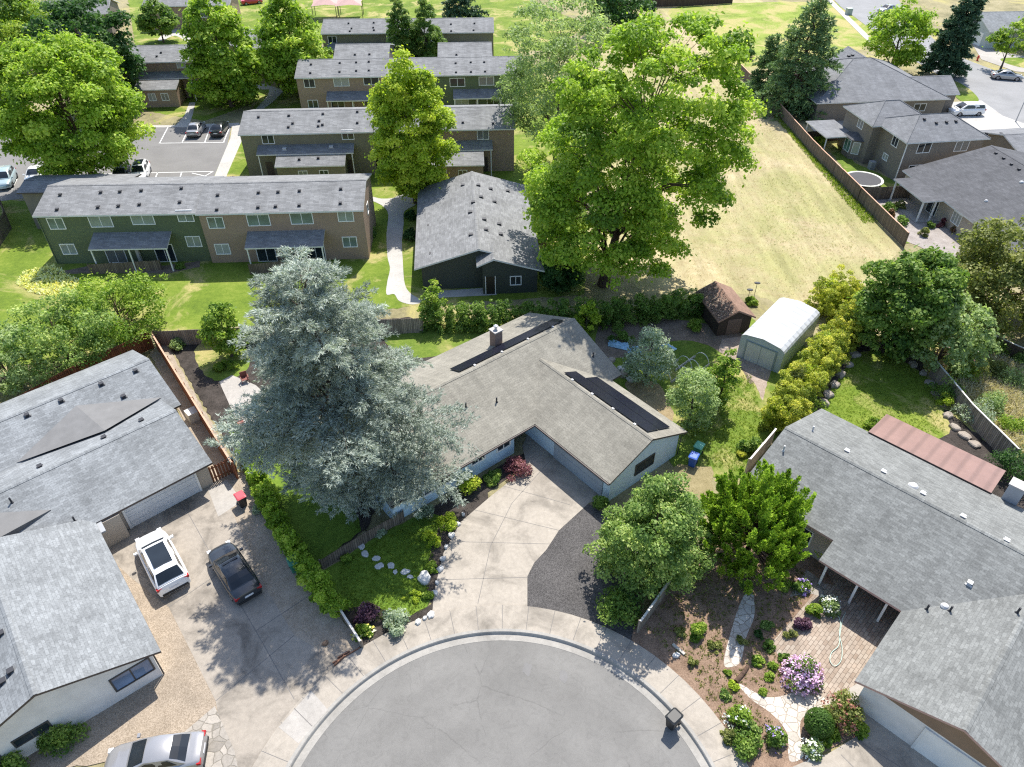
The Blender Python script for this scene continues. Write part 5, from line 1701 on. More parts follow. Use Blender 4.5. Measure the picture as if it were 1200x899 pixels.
# ================================================================ SHEDS
ME = B('metal_shed', 'white arched metal garden shed with pale grey double door', 'shed', 20.3, 52.4, -40)
prof = [(0, 2.2), (.12, 2.42), (.45, 2.62), (2.05, 2.86), (3.65, 2.62), (3.98, 2.42), (4.1, 2.2)]
m = MB()
A = [(x, 0, z) for x, z in prof]; D = [(x, 7.9, z) for x, z in prof]
u = 0
for i in range(len(prof) - 1):
    m.face([A[i], A[i + 1], D[i + 1], D[i]], 0, [(0, u), (0, u + 1), (7.9, u + 1), (7.9, u)]); u += 1
m.build('roof', ribbed('white_ribbed_metal', (.45, .46, .47), .42, .35), ME.o)
gprism(ME, [(.04, 0), (4.06, 0), (4.06, 2.19)] + [(x, z - .02) for x, z in prof[::-1][1:-1]] + [(.04, 2.19)], .08, 7.85, plain('pale_shed_metal', (.36, .41, .43), .45))
for a in (.75, 2.07): ME.box('door', (a, .03, .05), (a + 1.28, .078, 2.0), plain('shed_door_metal', (.46, .48, .47), .5))
ME.box('door_trim', (.6, .02, 2.0), (3.5, .078, 2.12), plain('shed_trim', (.2, .25, .27), .5))
for a in (.6, 3.36): ME.box('door_trim', (a, .02, 0), (a + .14, .078, 2.0), plain('shed_trim', (.2, .25, .27), .5))

WS = B('wooden_shed', 'small weathered wooden shed with brown shake roof under the big tree', 'shed', 19.2, 55.5, 12)
wsr = WS.gable(-.25, 3.5, -.3, 5.0, 1.9, 2.85, 'y', boards('shed_boards', (.24, .175, .135)), [BROWNSH, plain('shed_fascia', (.28, .17, .12), .8)], ie=.25, ig=.3)
WS.box('door', (.9, -.035, .05), (2.3, -.003, 1.75), plain('shed_plank_door', (.13, .09, .07), .85))
rg = np.random.default_rng(5)
n_ = 900
x_ = rg.uniform(-.2, 1.55, n_) * rg.random(n_) ** .3; y_ = rg.uniform(-.25, 4.9, n_)
c_ = np.stack([x_, y_, 1.93 + (x_ + .25) * .507], 1)
quadmesh('roof_litter', leaf_quads(rg, c_, np.tile([0, 0, 1.], (n_, 1)), .16, .1, 1, .3), rg.random(n_), leafmat('dead_leaf', (.05, .035, .025), (.12, .085, .06), (.26, .2, .15), .05), wsr)
# ================================================================ TREES
def T(fn, name, label, b, top, wpx, mat, barkm, seed, hadd=0, **k):
    base = P(*b)
    h = hgt(base, top) + hadd
    mid = Vector((base.x, base.y, h * .55))
    return fn(name, label, base, h, wpx / 2 * mpp(mid), mat, barkm, seed, **k)

T(broadleaf, 'oak_tree', 'huge spreading bright green tree between the grey-roofed apartment and the dry field', (707, 334), 18, 246, L_BRIGHT, BARK2, 11, prof='oak', z0=.13, clumps=430, per=215, L=.32, W=.22, rc=.1, bump=.42, trunk_r=.5, lean=(4.4, .5), inner=.35, limbs=60)
T(broadleaf, 'maple_tree', 'broad bright green maple shading the parking lot', (112, 217), 37, 162, L_BRIGHT, BARK2, 12, prof='round', z0=.12, clumps=280, per=260, L=.35, W=.25, rc=.135, bump=.24, trunk_r=.35, limbs=30, inner=.35)
T(broadleaf, 'cherry_tree', 'dark green spreading tree behind the broad bright maple', (122, 132), -6, 108, L_DARK, BARK2, 13, prof='oak', z0=.12, clumps=200, per=120, L=.46, W=.34, rc=.15)
T(broadleaf, 'ash_tree', 'mid green tree filling the top left corner', (15, 92), -25, 135, L_OAK, BARK2, 14, prof='round', z0=.1, clumps=180, per=110, L=.5, W=.36, rc=.15)
T(broadleaf, 'round_tree', 'small round deep green tree on the lawn at the top left', (192, 50), -3, 44, L_MID, BARK2, 15, prof='oval', z0=.15, clumps=80, per=90, L=.42, W=.3, rc=.2)
T(broadleaf, 'columnar_tree', 'tall bright columnar tree beside the brown entry wing', (272, 125), -18, 80, L_BRIGHT, BARK, 16, prof='column', z0=.08, clumps=210, per=120, L=.46, W=.32, rc=.2)
T(broadleaf, 'columnar_tree', 'dense green tree standing where the footpaths fork', (352, 112), -14, 80, L_BRIGHT, BARK, 17, prof='column', z0=.1, clumps=200, per=120, L=.46, W=.32, rc=.2)
T(broadleaf, 'sapling', 'small dark tree in the shade beside the footpath fork', (342, 100), 60, 26, L_DARK, BARK, 18, prof='oval', clumps=40, per=70, L=.4, W=.3, rc=.25)
for i, (bx, w_, lab) in enumerate(((472, 36, 'left of the two dark columnar evergreens behind the lime green tree'), (502, 38, 'right of the two dark columnar evergreens behind the lime green tree'))):
    T(broadleaf, 'arborvitae', lab, (bx, 88), -8 + i * 4, w_, L_MID, BARK, 19 + i, prof='column', z0=.02, clumps=120, per=120, L=.4, W=.2, rc=.24, bump=.1, up=.8, group='dark columnar evergreens')
T(conifer, 'fir_tree', 'dark broad conifer at the top edge right of the columnar evergreens', (540, 28), -18, 56, L_FIR, BARK2, 21, limbs=70, tuft=(.5, .16), per=12)
T(broadleaf, 'columnar_tree', 'lime green egg-shaped tree in front of the apartment rows', (487, 238), 58, 100, L_LIME, BARK, 22, prof='oval', z0=.07, clumps=260, per=210, L=.3, W=.2, rc=.17, bump=.22, trunk_r=.22)
T(broadleaf, 'birch_tree', 'airy pale green tree left of the huge spreading tree', (650, 195), -12, 132, L_PALE, BARK, 23, prof='oak', z0=.2, clumps=210, per=120, L=.32, W=.18, rc=.14, inner=.2, limbs=40, trunk_r=.26)
T(broadleaf, 'ash_tree', 'shadowed tree behind the huge spreading tree at the top edge', (725, 40), -20, 70, L_DARK, BARK2, 24, prof='round', clumps=90, per=80, L=.55, W=.4, rc=.2)
T(conifer, 'deodar_cedar', 'large drooping dark green conifer beside the wide grey hip roof', (926, 128), -8, 108, L_DEO, BARK2, 25, limbs=150, rise=.15, droop=.5, tuft=(.5, .13), per=15, prof=.75, zb=.05)
T(conifer, 'deodar_cedar', 'narrower conifer leaning out over the long fence beside the larger one', (895, 112), 38, 50, L_DEO, BARK2, 26, limbs=80, rise=.2, droop=.5, tuft=(.45, .12), per=12)
T(broadleaf, 'birch_tree', 'bright airy tree between the hip roof and the dark fir', (1042, 86), -6, 74, L_BRIGHT, BARK, 27, prof='oval', z0=.1, clumps=120, per=80, L=.45, W=.3, rc=.2, inner=.15)
T(conifer, 'fir_tree', 'blackish green fir beside the bend in the far street', (1101, 90), -16, 54, L_FIR, BARK2, 28, limbs=130, rise=.2, droop=.35, tuft=(.5, .15), per=15, prof=.6, zb=.06)
T(broadleaf, 'sapling', 'small light tree at the street corner near the top right car', (1172, 82), 22, 36, L_OAK, BARK, 29, prof='oval', z0=.3, clumps=36, per=50, L=.42, W=.3, rc=.26)
T(broadleaf, 'maple_tree', 'leafy tree cut off by the right edge near the top', (1207, 60), 8, 46, L_OAK, BARK, 30, prof='oval', z0=.25, clumps=50, per=60, L=.42, W=.3, rc=.25)
T(broadleaf, 'maple_tree', 'deep green rounded tree between the dry field and the right hand garden', (1041, 412), 284, 100, L_MID, BARK2, 31, hadd=-1.2, prof='oak', z0=.08, clumps=210, per=130, L=.3, W=.22, rc=.17)
T(broadleaf, 'hawthorn_tree', 'wide olive green tree at the right edge beside the dark grey gable roof', (1160, 380), 262, 150, L_OLIVE, BARK2, 32, prof='oak', z0=.08, clumps=260, per=120, L=.3, W=.2, rc=.14)
T(broadleaf, 'lilac_tree', 'light green loose tree in front of the pale cap fence', (1096, 428), 340, 84, L_PALE, BARK2, 33, hadd=-1, prof='oak', z0=.1, clumps=110, per=80, L=.28, W=.18, rc=.17)
T(conifer, 'blue_cedar', 'giant silvery blue cedar overhanging the main house and its lawn', (416, 584), 298, 282, L_CEDAR, BARK, 34, limbs=105, rise=.34, droop=.5, zb=.09, tuft=(.27, .032), sprays=36, per=30, prof=.55, wild=.1, needles=6, bare=.2, top_up=.6, fat=1.3, boughs=26, shape='cedar', lobes=((20, .12), (150, .1), (195, .06), (230, -.12), (280, .12), (320, -.15)))
T(broadleaf, 'young_tree', 'small light green tree in the mulched yard left of the blue cedar', (272, 418), 352, 46, L_OAK, BARK, 35, prof='oval', z0=.08, clumps=60, per=80, L=.24, W=.17, rc=.26)
T(broadleaf, 'maple_tree', 'bushy green tree over the dark gravel beside the garage gable', (758, 670), 545, 122, L_GREYG, BARK2, 36, hadd=-1.9, prof='oak', z0=.05, clumps=240, per=150, L=.18, W=.12, rc=.15, bump=.55, inner=.15)
T(plume_tree, 'hinoki_cypress', 'upright green cypress with plume-like branches over the bark garden', (872, 657), 538, 150, L_HINO, BARK2, 37, hadd=-.8, n=430, wid=.29, needles=170)
T(broadleaf, 'hazel_tree', 'olive green bush tree behind the red cedar fence on the left', (150, 395), 325, 120, L_OAK, BARK2, 38, prof='round', z0=.08, clumps=95, per=110, L=.22, W=.14, rc=.14, bump=.5, inner=.1, limbs=40)
T(broadleaf, 'hazel_tree', 'yellowish green bush tree along the back of the left roof', (85, 432), 355, 130, L_GREYG, BARK2, 39, prof='round', z0=.08, clumps=95, per=110, L=.22, W=.14, rc=.14, bump=.5, inner=.1, limbs=40)
T(broadleaf, 'hazel_tree', 'sage green bush tree at the left edge above the grey roof', (18, 455), 385, 110, L_PALE, BARK2, 40, prof='round', z0=.08, clumps=95, per=110, L=.22, W=.14, rc=.14, bump=.5, inner=.1, limbs=40)
T(broadleaf, 'apple_tree', 'leafy young tree left of the two white-wicket garden beds, closest to the house', (806, 500), 432, 54, L_PALE, BARK, 41, prof='round', z0=.06, clumps=80, per=90, L=.17, W=.12, rc=.24)
T(broadleaf, 'plum_tree', 'upright deep green young tree in front of the metal shed', (840, 478), 405, 36, L_OAK, BARK, 42, prof='oval', z0=.05, clumps=60, per=80, L=.18, W=.13, rc=.26)
T(broadleaf, 'willow_shrub', 'tall silvery green shrub among the blue tarps behind the house', (757, 448), 384, 56, L_SILV, BARK, 43, prof='oval', z0=.05, clumps=80, per=80, L=.17, W=.12, rc=.24)
T(broadleaf, 'young_tree', 'pale shoot of a tree rising from the hedge by the curved path', (508, 378), 325, 28, L_OAK, BARK, 44, prof='oval', z0=.1, clumps=30, per=50, L=.22, W=.15, rc=.3)
T(broadleaf, 'young_tree', 'glowing yellow-green sapling in front of the ivy hedge', (686, 392), 348, 28, L_LIME, BARK, 45, prof='oval', z0=.1, clumps=30, per=60, L=.2, W=.14, rc=.3)
T(broadleaf, 'holly_tree', 'dark green bush tree under the huge tree, at the corner of the grey apartment', (656, 338), 300, 46, L_DARK, BARK2, 46, prof='round', z0=.05, clumps=90, per=90, L=.26, W=.18, rc=.2)

# ================================================================ HEDGES AND SHRUBS
def pts(*l): return [P(*p) for p in l]
hedge('hedge', 'bright green clipped hedge between the left driveway and the cedar lawn', pts((294, 538), (308, 578), (326, 614), (345, 648), (369, 688), (398, 722)), .9, 1.6, L_BRIGHT, 60)
hedge('ivy_hedge', 'dark green ivy-covered hedge behind the main house', pts((496, 384), (560, 384), (640, 382), (700, 382), (760, 376), (822, 366)), 1.7, 2.5, L_MID, 61, per=70, step=.5)
hedge('golden_hedge', 'golden bamboo-like hedge behind the metal shed', pts((1002, 385), (978, 412), (955, 440), (925, 480), (905, 512)), 2.6, 3.2, L_YEL, 62, wob=.55, per=110, step=.42, L=.16, W=.08)
hedge('yellow_hedge', 'yellow green hedge growing at the field edge above the metal shed', pts((955, 375), (985, 352), (1000, 362)), 2.6, 3.0, L_YEL, 63, wob=.55, per=110, step=.42, L=.16, W=.08)

def SH(label, b, wpx, h, mat, seed, **k):
    base = P(*b)
    return shrub(label, base, wpx / 2 * mpp(base), h, mat, seed, **k)
# main house front
SH('rounded lime green shrub under the front windows of the main house', (548, 576), 34, 1.5, L_LIME, 70)
SH('maroon weeping maple shrub at the corner of the curved driveway', (605, 552), 36, 1.3, L_MAROON, 71)
SH('small dark green shrub left of the maroon maple shrub', (578, 562), 22, .8, L_MID, 72)
SH('bright ground-hugging mound beside the driveway and lawn', (526, 614), 36, .7, L_LIME, 73, L=.1, W=.07)
SH('second lime mound below the larger one along the lawn edge', (505, 636), 34, .6, L_LIME, 74, L=.1, W=.07)
SH('grey green shrub against the front wall near the cedar', (498, 606), 22, .9, L_SILV, 75)
SH('low leafy mound by the big white stone', (505, 668), 18, .45, L_OAK, 76)
SH('little clump beside the driveway below the big white stone', (502, 700), 16, .4, L_OAK, 77)
SH('purple leaved shrub in the bed by the sidewalk', (432, 726), 34, .9, L_PURP, 78)
SH('grey lavender bush hanging over the sidewalk', (462, 734), 36, .9, L_SILV, 79)
SH('pale yellow flower clump at the bed corner', (427, 742), 24, .5, L_OAK, 80, flowers=F_YELLOW, nf=16, fs=.16)
SH('round grey ball of foliage at the foot of the cedar', (445, 628), 14, .6, L_SILV, 81)
SH('green ball shrub beside the low fence in the lawn', (407, 656), 14, .55, L_OAK, 82)
SH('bright mound on the sunny part of the lawn', (485, 700), 26, .35, L_LIME, 83, L=.09, W=.06)
SH('dark low shrub spreading under the tree at the sidewalk edge', (722, 722), 58, 1.7, L_MID, 180, clumps=24, L=.18, W=.1)
SH('deep green shrub at the garage corner beside the dark gravel', (704, 596), 24, 1.5, L_MID, 181)
# left yard
SH('small sage shrub at the foot of the yard fence', (209, 408), 18, 1.0, L_PALE, 84)
SH('low light shrub below the young tree on the grass patch', (266, 432), 32, .8, L_OAK, 85)
SH('rounded evergreen shrub against the pale stucco wall', (74, 870), 46, 1.5, L_MID, 86, clumps=22)
SH('rounded evergreen shrub at the lower left corner of the photo', (18, 902), 46, 1.5, L_MID, 87, clumps=22)
SH('scraggly dry twig bush on the sandy strip by the red bin', (302, 600), 24, .5, L_SILV, 88, clumps=8, per=40)
# right front garden
SH('round bright green shrub alone in the bark bed', (817, 744), 26, 1.1, L_OAK, 89)
SH('pink rhododendron in full bloom beside the paver patio', (938, 796), 46, 1.7, L_MID, 90, flowers=F_PINK, nf=190, fs=.13)
topiary('dense egg-shaped clipped shrub beside the flagstone path', P(955, 856), 16.5 * mpp(P(955, 856)), 1.8, leafmat('topiary_leaf', (.02, .05, .01), (.055, .11, .018), (.11, .18, .04)), 91)
SH('tall shrub flushed rusty red next to the clipped egg shrub', (984, 842), 46, 1.9, L_OLIVE, 92, clumps=20, flowers=F_RED, nf=60, fs=.12)
SH('yellow green shrub at the driveway end of the rusty shrub', (1005, 858), 24, .8, L_OAK, 93)
SH('white flowering shrub by the driveway below the clipped shrub', (950, 880), 24, .8, L_PALE, 94, flowers=F_WHITE, nf=40, fs=.11)
SH('small leafy plant between white flowers and rusty shrub', (967, 872), 14, .5, L_OAK, 95)
SH('white starred leafy shrub at the sidewalk corner', (864, 846), 34, 1.0, L_OAK, 96, flowers=F_WHITE, nf=22, fs=.12)
SH('dark blue green shrub below the white starred one', (872, 876), 38, 1.0, L_MID, 97)
SH('blue flecked dark shrub beside the flagstone path', (905, 868), 30, 1.1, L_MID, 98, flowers=F_VIOLET, nf=16, fs=.09)
SH('white blossoming shrub at the porch corner', (969, 714), 26, 1.2, L_PALE, 99, flowers=F_WHITE, nf=50, fs=.11)
SH('leafy green shrub left of the white blossoming one', (952, 718), 20, .9, L_OAK, 100)
SH('reddish shrub at the upper edge of the paver patio', (940, 734), 20, .8, L_PURP, 101)
SH('violet flowering shrub by the shaded flagstone corner', (938, 690), 20, .9, L_MID, 102, flowers=F_VIOLET, nf=22, fs=.1)
SH('bright shrub tucked below the roof edge by the porch', (962, 654), 24, 1.0, L_LIME, 103)
for i, (x_, y_, w_, lab) in enumerate(((888, 776, 18, 'leafy perennial clump nearest the pale stone path'), (902, 758, 20, 'leafy perennial clump highest in the bark bed'), (906, 782, 14, 'small perennial clump left of the rhododendron'), (900, 794, 14, 'low perennial clump above the lower flagstones'),
                                       (918, 772, 14, 'perennial clump touching the rhododendron'), (889, 746, 14, 'dark perennial clump in the cypress shade'), (858, 806, 14, 'yellow green clump beside the log'), (852, 790, 10, 'tiny clump beside the bark bed log'), (838, 760, 22, 'thin twiggy clump in the open bark bed'), (812, 778, 14, 'sparse sprig near the sidewalk edge'))):
    SH(lab, (x_, y_), w_, .45, (L_OAK, L_MID, L_OAK, L_OAK, L_MID, L_DARK, L_LIME, L_OAK, L_OLIVE, L_OLIVE)[i], 110 + i, clumps=8, per=70, group='perennial clumps in the bark bed')
EXTRA = [((868, 752), 14, .4, L_OLIVE), ((880, 800), 16, .5, L_GREYG), ((893, 812), 12, .35, L_OAK), ((912, 800), 18, .5, L_OLIVE), ((925, 780), 14, .6, L_OAK), ((920, 812), 16, .4, L_GREYG), ((898, 735), 16, .5, L_GREYG), ((912, 728), 18, .6, L_OAK),
         ((925, 745), 16, .6, L_OLIVE), ((915, 752), 12, .4, L_RUST), ((872, 690), 18, .6, L_MID), ((905, 700), 20, .7, L_OLIVE), ((918, 690), 18, .7, L_OAK), ((932, 712), 18, .7, L_GREYG), ((850, 818), 16, .5, L_GREYG), ((842, 838), 14, .5, L_PALE),
         ((880, 858), 22, .7, L_GREYG), ((888, 884), 22, .7, L_OAK), ((852, 864), 20, .7, L_OLIVE), ((893, 846), 14, .5, L_PALE), ((932, 792), 16, .6, L_OLIVE), ((830, 722), 16, .4, L_OLIVE), ((796, 742), 14, .4, L_OLIVE), ((824, 700), 20, .5, L_MID), ((975, 862), 20, .8, L_OAK), ((1002, 846), 20, .9, L_OLIVE), ((962, 846), 14, .6, L_RUST), ((786, 700), 22, .7, L_MID)]
for i, (b_, w_, h_, m_) in enumerate(EXTRA[::2]):
    SH('low mixed perennial among the plants of the bark bed', b_, w_, h_, m_, 600 + i, clumps=9, per=80, L=.13, W=.07, name='perennial', cat='plant', group='mixed perennials of the bark bed')
FLAGS = [[(846, 785), (852, 740), (866, 700), (880, 686), (888, 720), (876, 750), (870, 780)], [(860, 798), (900, 812), (935, 806), (960, 796), (985, 818), (966, 836), (944, 845), (942, 866), (946, 890), (920, 896), (918, 860), (900, 840), (876, 824)], [(900, 755), (965, 680), (1000, 690), (1062, 722), (1012, 802), (985, 832), (945, 810), (934, 812)]]
tufts('ground_cover', 'scattered weeds and ground cover over the bark garden', [(790, 690), (830, 650), (930, 660), (965, 690), (960, 740), (940, 800), (985, 830), (1010, 852), (960, 884), (880, 884), (846, 850), (800, 775), (755, 740)], 1900, .1, .1, L_OLIVE, 210, clear=FLAGS)
# right back garden
SH('large dark shrub against the board fence by the right lawn', (1103, 462), 40, 2.0, L_MID, 125)
SH('grey green shrub below the dark one along the board fence', (1138, 492), 46, 1.9, L_SILV, 126, clumps=20)
SH('deep green bush at the right edge beside the stucco chimney', (1186, 560), 56, 3.0, L_DARK, 127, clumps=26)
SH('bright leafed shrub in front of the dark shrub by the right lawn', (1104, 474), 20, 1.1, L_LIME, 128)
SH('weedy bush behind the board fence', (1160, 478), 36, 1.4, L_PALE, 129)
SH('pink rose bush among the trees by the pale cap fence', (1118, 420), 50, 2.2, L_PALE, 130, flowers=F_ROSE, nf=60, fs=.2)
SH('straw coloured bush in the weedy lot', (1150, 440), 54, 1.6, L_OLIVE, 131)
SH('small shrub at the pink patio roof corner', (1022, 500), 18, .9, L_OAK, 132)
SH('low leafy shrub at the end of the golden hedge', (948, 482), 50, 1.6, L_OAK, 133)
SH('green shrub in the side yard by the lattice fence', (876, 528), 26, 1.2, L_MID, 134)
SH('little yellow shrub on the dry grass of the side yard', (868, 534), 12, .5, L_YEL, 135)
for i, (x_, y_, w_, h_, m_) in enumerate(((1165, 412, 40, 1.5, L_OAK), (1188, 452, 44, 1.3, L_PALE), (1142, 408, 30, 1.4, L_LIME), (1186, 500, 36, 1.3, L_OAK), (1170, 436, 30, 1.0, L_OLIVE), (1128, 440, 40, 1.6, L_OAK), (1198, 425, 30, 1.2, L_GREYG))):
    SH('loose weedy shrub on the slope between board fence and pale rail fence', (x_, y_), w_, h_, m_, 680 + i, clumps=18, per=80, fill=.15, group='weedy shrubs on the right slope')
# behind the main house
SH('yellow green shrub left of the wooden shed', (812, 386), 22, 1.1, L_OAK, 136)
SH('low shrub spreading in front of the ivy hedge', (728, 396), 50, 1.0, L_MID, 137)
SH('golden shrub between the plum tree and the gravel', (848, 440), 20, 1.0, L_YEL, 138)
SH('weeds at the corner of the wooden shed', (880, 355), 22, .6, L_OAK, 139)
for i, (x_, y_, w_, h_, m_) in enumerate(((905, 500, 36, 2.6, L_LIME), (925, 470, 30, 3.4, L_OLIVE), (936, 462, 40, 2.8, L_LIME), (958, 428, 34, 3.6, L_OAK), (972, 426, 30, 3.9, L_YEL), (988, 395, 40, 3.2, L_GREYG), (965, 365, 36, 3.6, L_LIME), (1003, 372, 34, 3.2, L_OAK), (915, 490, 26, 3.4, L_YEL))):
    SH('loose yellow green shrub growing through the golden hedge', (x_, y_), w_ * .9, h_ + .9, m_, 650 + i, clumps=34, per=80, L=.17, W=.08, group='shrubs growing through the golden hedge', fill=.2)
# beyond the field
for i, (x_, y_, w_, m_, lab) in enumerate(((1042, 246, 18, L_MID, 'dark rounded shrub at the top of the gravel yard'), (1054, 244, 16, L_OLIVE, 'olive shrub beside the porch post'), (1057, 262, 20, L_MID, 'large round shrub along the wooden fence in the gravel yard'), (1081, 276, 14, L_OLIVE, 'flat olive cushion in the gravel yard'),
                                            (1090, 267, 12, L_MID, 'dark cushion near the porch of the right house'), (1103, 266, 12, L_MAROON, 'maroon cushion near the porch of the right house'), (1120, 272, 14, L_RUST, 'orange red shrub at the house wall'), (1044, 254, 10, L_RUST, 'orange shrub between the two rounded shrubs'))):
    SH(lab, (x_, y_), w_, .9, m_, 140 + i, clumps=10, per=60, L=.2, W=.14, group='shrubs of the gravel yard')
SH('shrub below the deodar at the field corner', (872, 68), 26, 2.0, L_DARK, 150, L=.3, W=.2)
SH('shrub at the foot of the deodar by the patio', (930, 130), 40, 1.8, L_MID, 151, L=.3, W=.2)
SH('hedge plant by the green lawn strip along the long fence', (960, 168), 20, .9, L_OAK, 152, L=.24, W=.16)
SH('dark shrub beside the curving path and the grey apartment wall', (482, 280), 18, 1.2, L_DARK, 153, L=.2, W=.14)
SH('second dark shrub nearer the lime tree along the apartment wall', (482, 256), 16, 1.2, L_DARK, 154, L=.2, W=.14)
SH('shrub at the brown apartment corner in the shade', (436, 276), 14, 1.1, L_MID, 155, L=.2, W=.14)
SH('reddish shrub at the end wall of the tan brown apartment', (272, 214), 12, .8, L_MAROON, 156, L=.2, W=.14)
SH('lone dark shrub in front of the green apartment lawn end', (212, 314), 12, .7, L_MID, 157, L=.2, W=.14)

# ================================================================ GRASS
tufts('straw_grass', 'dry straw-coloured grass of the open field', [(835, 75), (880, 100), (930, 170), (980, 225), (1050, 290), (1005, 345), (955, 372), (890, 345), (800, 335), (815, 250)], 4000, .05, .12, L_STRAW, 201)
tufts('field_grass', 'greener grass patches of the open field', [(900, 200), (960, 215), (1000, 260), (1000, 300), (940, 320), (890, 280)], 600, .05, .1, L_FIELDG, 202)
tufts('fence_grass', 'bright grass strip along the long fence', [(905, 135), (916, 135), (1000, 225), (1030, 262), (1012, 262), (960, 200)], 2200, .16, .14, L_GRASSY, 203)
tufts('lawn_grass', 'short grass of the cedar lawn beside the driveway', [(398, 664), (440, 634), (505, 604), (525, 610), (508, 650), (498, 716), (455, 730), (425, 730), (400, 700)], 3000, .06, .07, L_GRASSY, 204)
tufts('lawn_grass', 'short grass of the lawn behind the pink patio roof', [(1010, 415), (1050, 421), (1086, 444), (1110, 505), (1060, 518), (1000, 503), (964, 488), (985, 440)], 3000, .05, .08, L_GRASSY, 205)
tufts('lawn_grass', 'rough grass of the garden behind the main house', [(815, 445), (880, 440), (896, 500), (870, 555), (830, 545), (795, 500)], 2500, .07, .09, L_GRASSY, 206)
tufts('wildflowers', 'yellow wild flowers in the lawn left of the dark green apartment', [(30, 318), (62, 312), (95, 330), (78, 350), (40, 345), (20, 332)], 500, .2, .25, F_YELLOW, 208)
tufts('weed_grass', 'tall weeds behind the board fence on the right', [(1100, 425), (1130, 395), (1200, 430), (1200, 540), (1180, 520)], 2600, .35, .14, L_STRAW, 207)

# ================================================================ FENCES
fence('wooden_fence', 'long brown board fence between the dry field and the taupe houses', pts((862, 84), (905, 128), (950, 180), (1003, 234), (1058, 290)), 1.8, BROWNWOOD, cap=CAPWOOD)
fence('wooden_fence', 'short board fence between the round trampoline and the gravel yard', pts((1004, 236), (1066, 232)), 1.7, BROWNWOOD)
fence('wooden_fence', 'short board fence closing the yard below the deodar', pts((944, 168), (990, 164)), 1.7, DARKWOOD)
fence('wooden_fence', 'red cedar fence with pale cap running beside the left house', pts((184, 408), (278, 562)), 1.8, REDWOOD, cap=CAPWOOD)
fence('wooden_fence', 'red cedar fence behind the left house under the bushes', pts((180, 408), (88, 452), (20, 490)), 1.8, REDWOOD)
fence('wooden_fence', 'weathered grey fence between the mown lawn and the cedar yard', pts((186, 406), (330, 400), (420, 394), (496, 390)), 1.7, GREYWOOD)
fence('wooden_gate', 'reddish slatted gate beside the white garage door', pts((249, 566), (278, 553)), 1.6, REDWOOD, gapped=True, cat='gate')
fence('wooden_fence', 'low dark fence in front of the cedar lawn', pts((378, 668), (432, 634), (474, 610)), 1.0, BROWNWOOD)
fence('low_fence', 'low pale rail fence at the end of the bright hedge', pts((400, 722), (424, 760)), .8, GREYWOOD, cap=WHITECAP)
fence('wooden_fence', 'grey fence with pale cap beside the dark gravel and bark garden', pts((748, 742), (788, 686)), 1.3, GREYWOOD, cap=WHITECAP)
fence('wooden_fence', 'whitish board fence in the side yard of the grey house', pts((874, 556), (904, 520)), 1.6, PALEWOOD, cap=WHITECAP)
fence('wooden_fence', 'weathered board fence with white cap beside the right lawn', pts((1088, 440), (1130, 492), (1182, 545)), 1.7, GREYWOOD, cap=WHITECAP)
fence('wire_fence', 'dark fence with pale rail behind the rose bush', pts((1116, 386), (1160, 408), (1215, 434)), 1.4, DARKWOOD, cap=WHITECAP)
fence('wooden_fence', 'short brown fence behind the single storey grey apartment', pts((630, 276), (646, 306)), 1.7, BROWNWOOD)
fence('wooden_fence', 'dark fence at the far end of the dry field', pts((690, 10), (800, 8), (858, 4)), 2.2, DARKWOOD)
fence('patio_fence', 'low brown patio fence in front of the dark green apartment', pts((107, 322), (190, 317)), 1.25, BROWNWOOD)
fence('patio_fence', 'low brown patio fence in front of the tan brown apartment', pts((294, 322), (372, 314)), 1.25, BROWNWOOD)
fence('screen_wall', 'brown slatted screen wall cut by the left edge', pts((-12, 308), (14, 268), (2, 238)), 2.2, BROWNWOOD, gapped=True)
fence('patio_fence', 'brown patio fence under the tall columnar tree', pts((246, 119), (295, 115)), 1.6, BROWNWOOD)

# ================================================================ CARS
def car_at(name, label, rear, front, paint, shape, z=.5, **k):
    a, b = P(rear[0], rear[1], z), P(front[0], front[1], z)
    c = (a + b) / 2; d = b - a
    return make_car(name, label, paint, shape, (c.x, c.y), math.atan2(d.y, d.x), **k)
SILVER = carpaint('silver_paint', (.33, .325, .325), .4)
CWHITE = carpaint('white_paint', (.78, .78, .77))
CBLACK = carpaint('black_paint', (.02, .024, .03), .2)
CGREY = carpaint('blue_grey_paint', (.035, .04, .046), .3)
CRED = carpaint('red_paint', (.5, .03, .03))
car_at('parked_suv', 'white car with panoramic roof parked on the left driveway', (206, 690), (175, 629), CWHITE, 'suv', sunroof=True, sc=1.13)
car_at('parked_car', 'dark grey sedan parked beside the white car', (291, 697), (258, 645), CGREY, 'sedan', blackroof=True)
car_at('parked_car', 'silver sedan cut off by the bottom edge, beside the flagstones', (237, 880), (128, 897), SILVER, 'sedan')
G_ = 'cars in the apartment parking lot'
car_at('parked_car', 'white car nose towards the green apartment roof', (169, 193), (161, 214), CWHITE, 'suv', group=G_, sunroof=True)
car_at('parked_car', 'white sedan second from the left edge in the parking lot', (50, 196), (35, 216), CWHITE, 'sedan', group=G_)
car_at('parked_car', 'pale blue silver car at the left edge of the parking lot', (12, 200), (2, 222), carpaint('ice_paint', (.4, .5, .53), .3), 'suv', group=G_)
car_at('parked_car', 'dark car half hidden under the broad maple', (147, 196), (138, 216), CBLACK, 'sedan', group=G_)
car_at('parked_car', 'silver sedan parked by the entry wing walkway', (224, 161), (236, 143), SILVER, 'sedan', group=G_)
car_at('parked_car', 'black sedan parked next to the silver one by the walkway', (252, 160), (263, 143), CBLACK, 'sedan', group=G_)
car_at('parked_car', 'small red car at the top edge between the bright trees', (286, 3), (304, 1), CRED, 'sedan')
car_at('parked_minivan', 'white minivan on the far driveway by the taupe house', (1150, 130), (1114, 131), CWHITE, 'minivan')
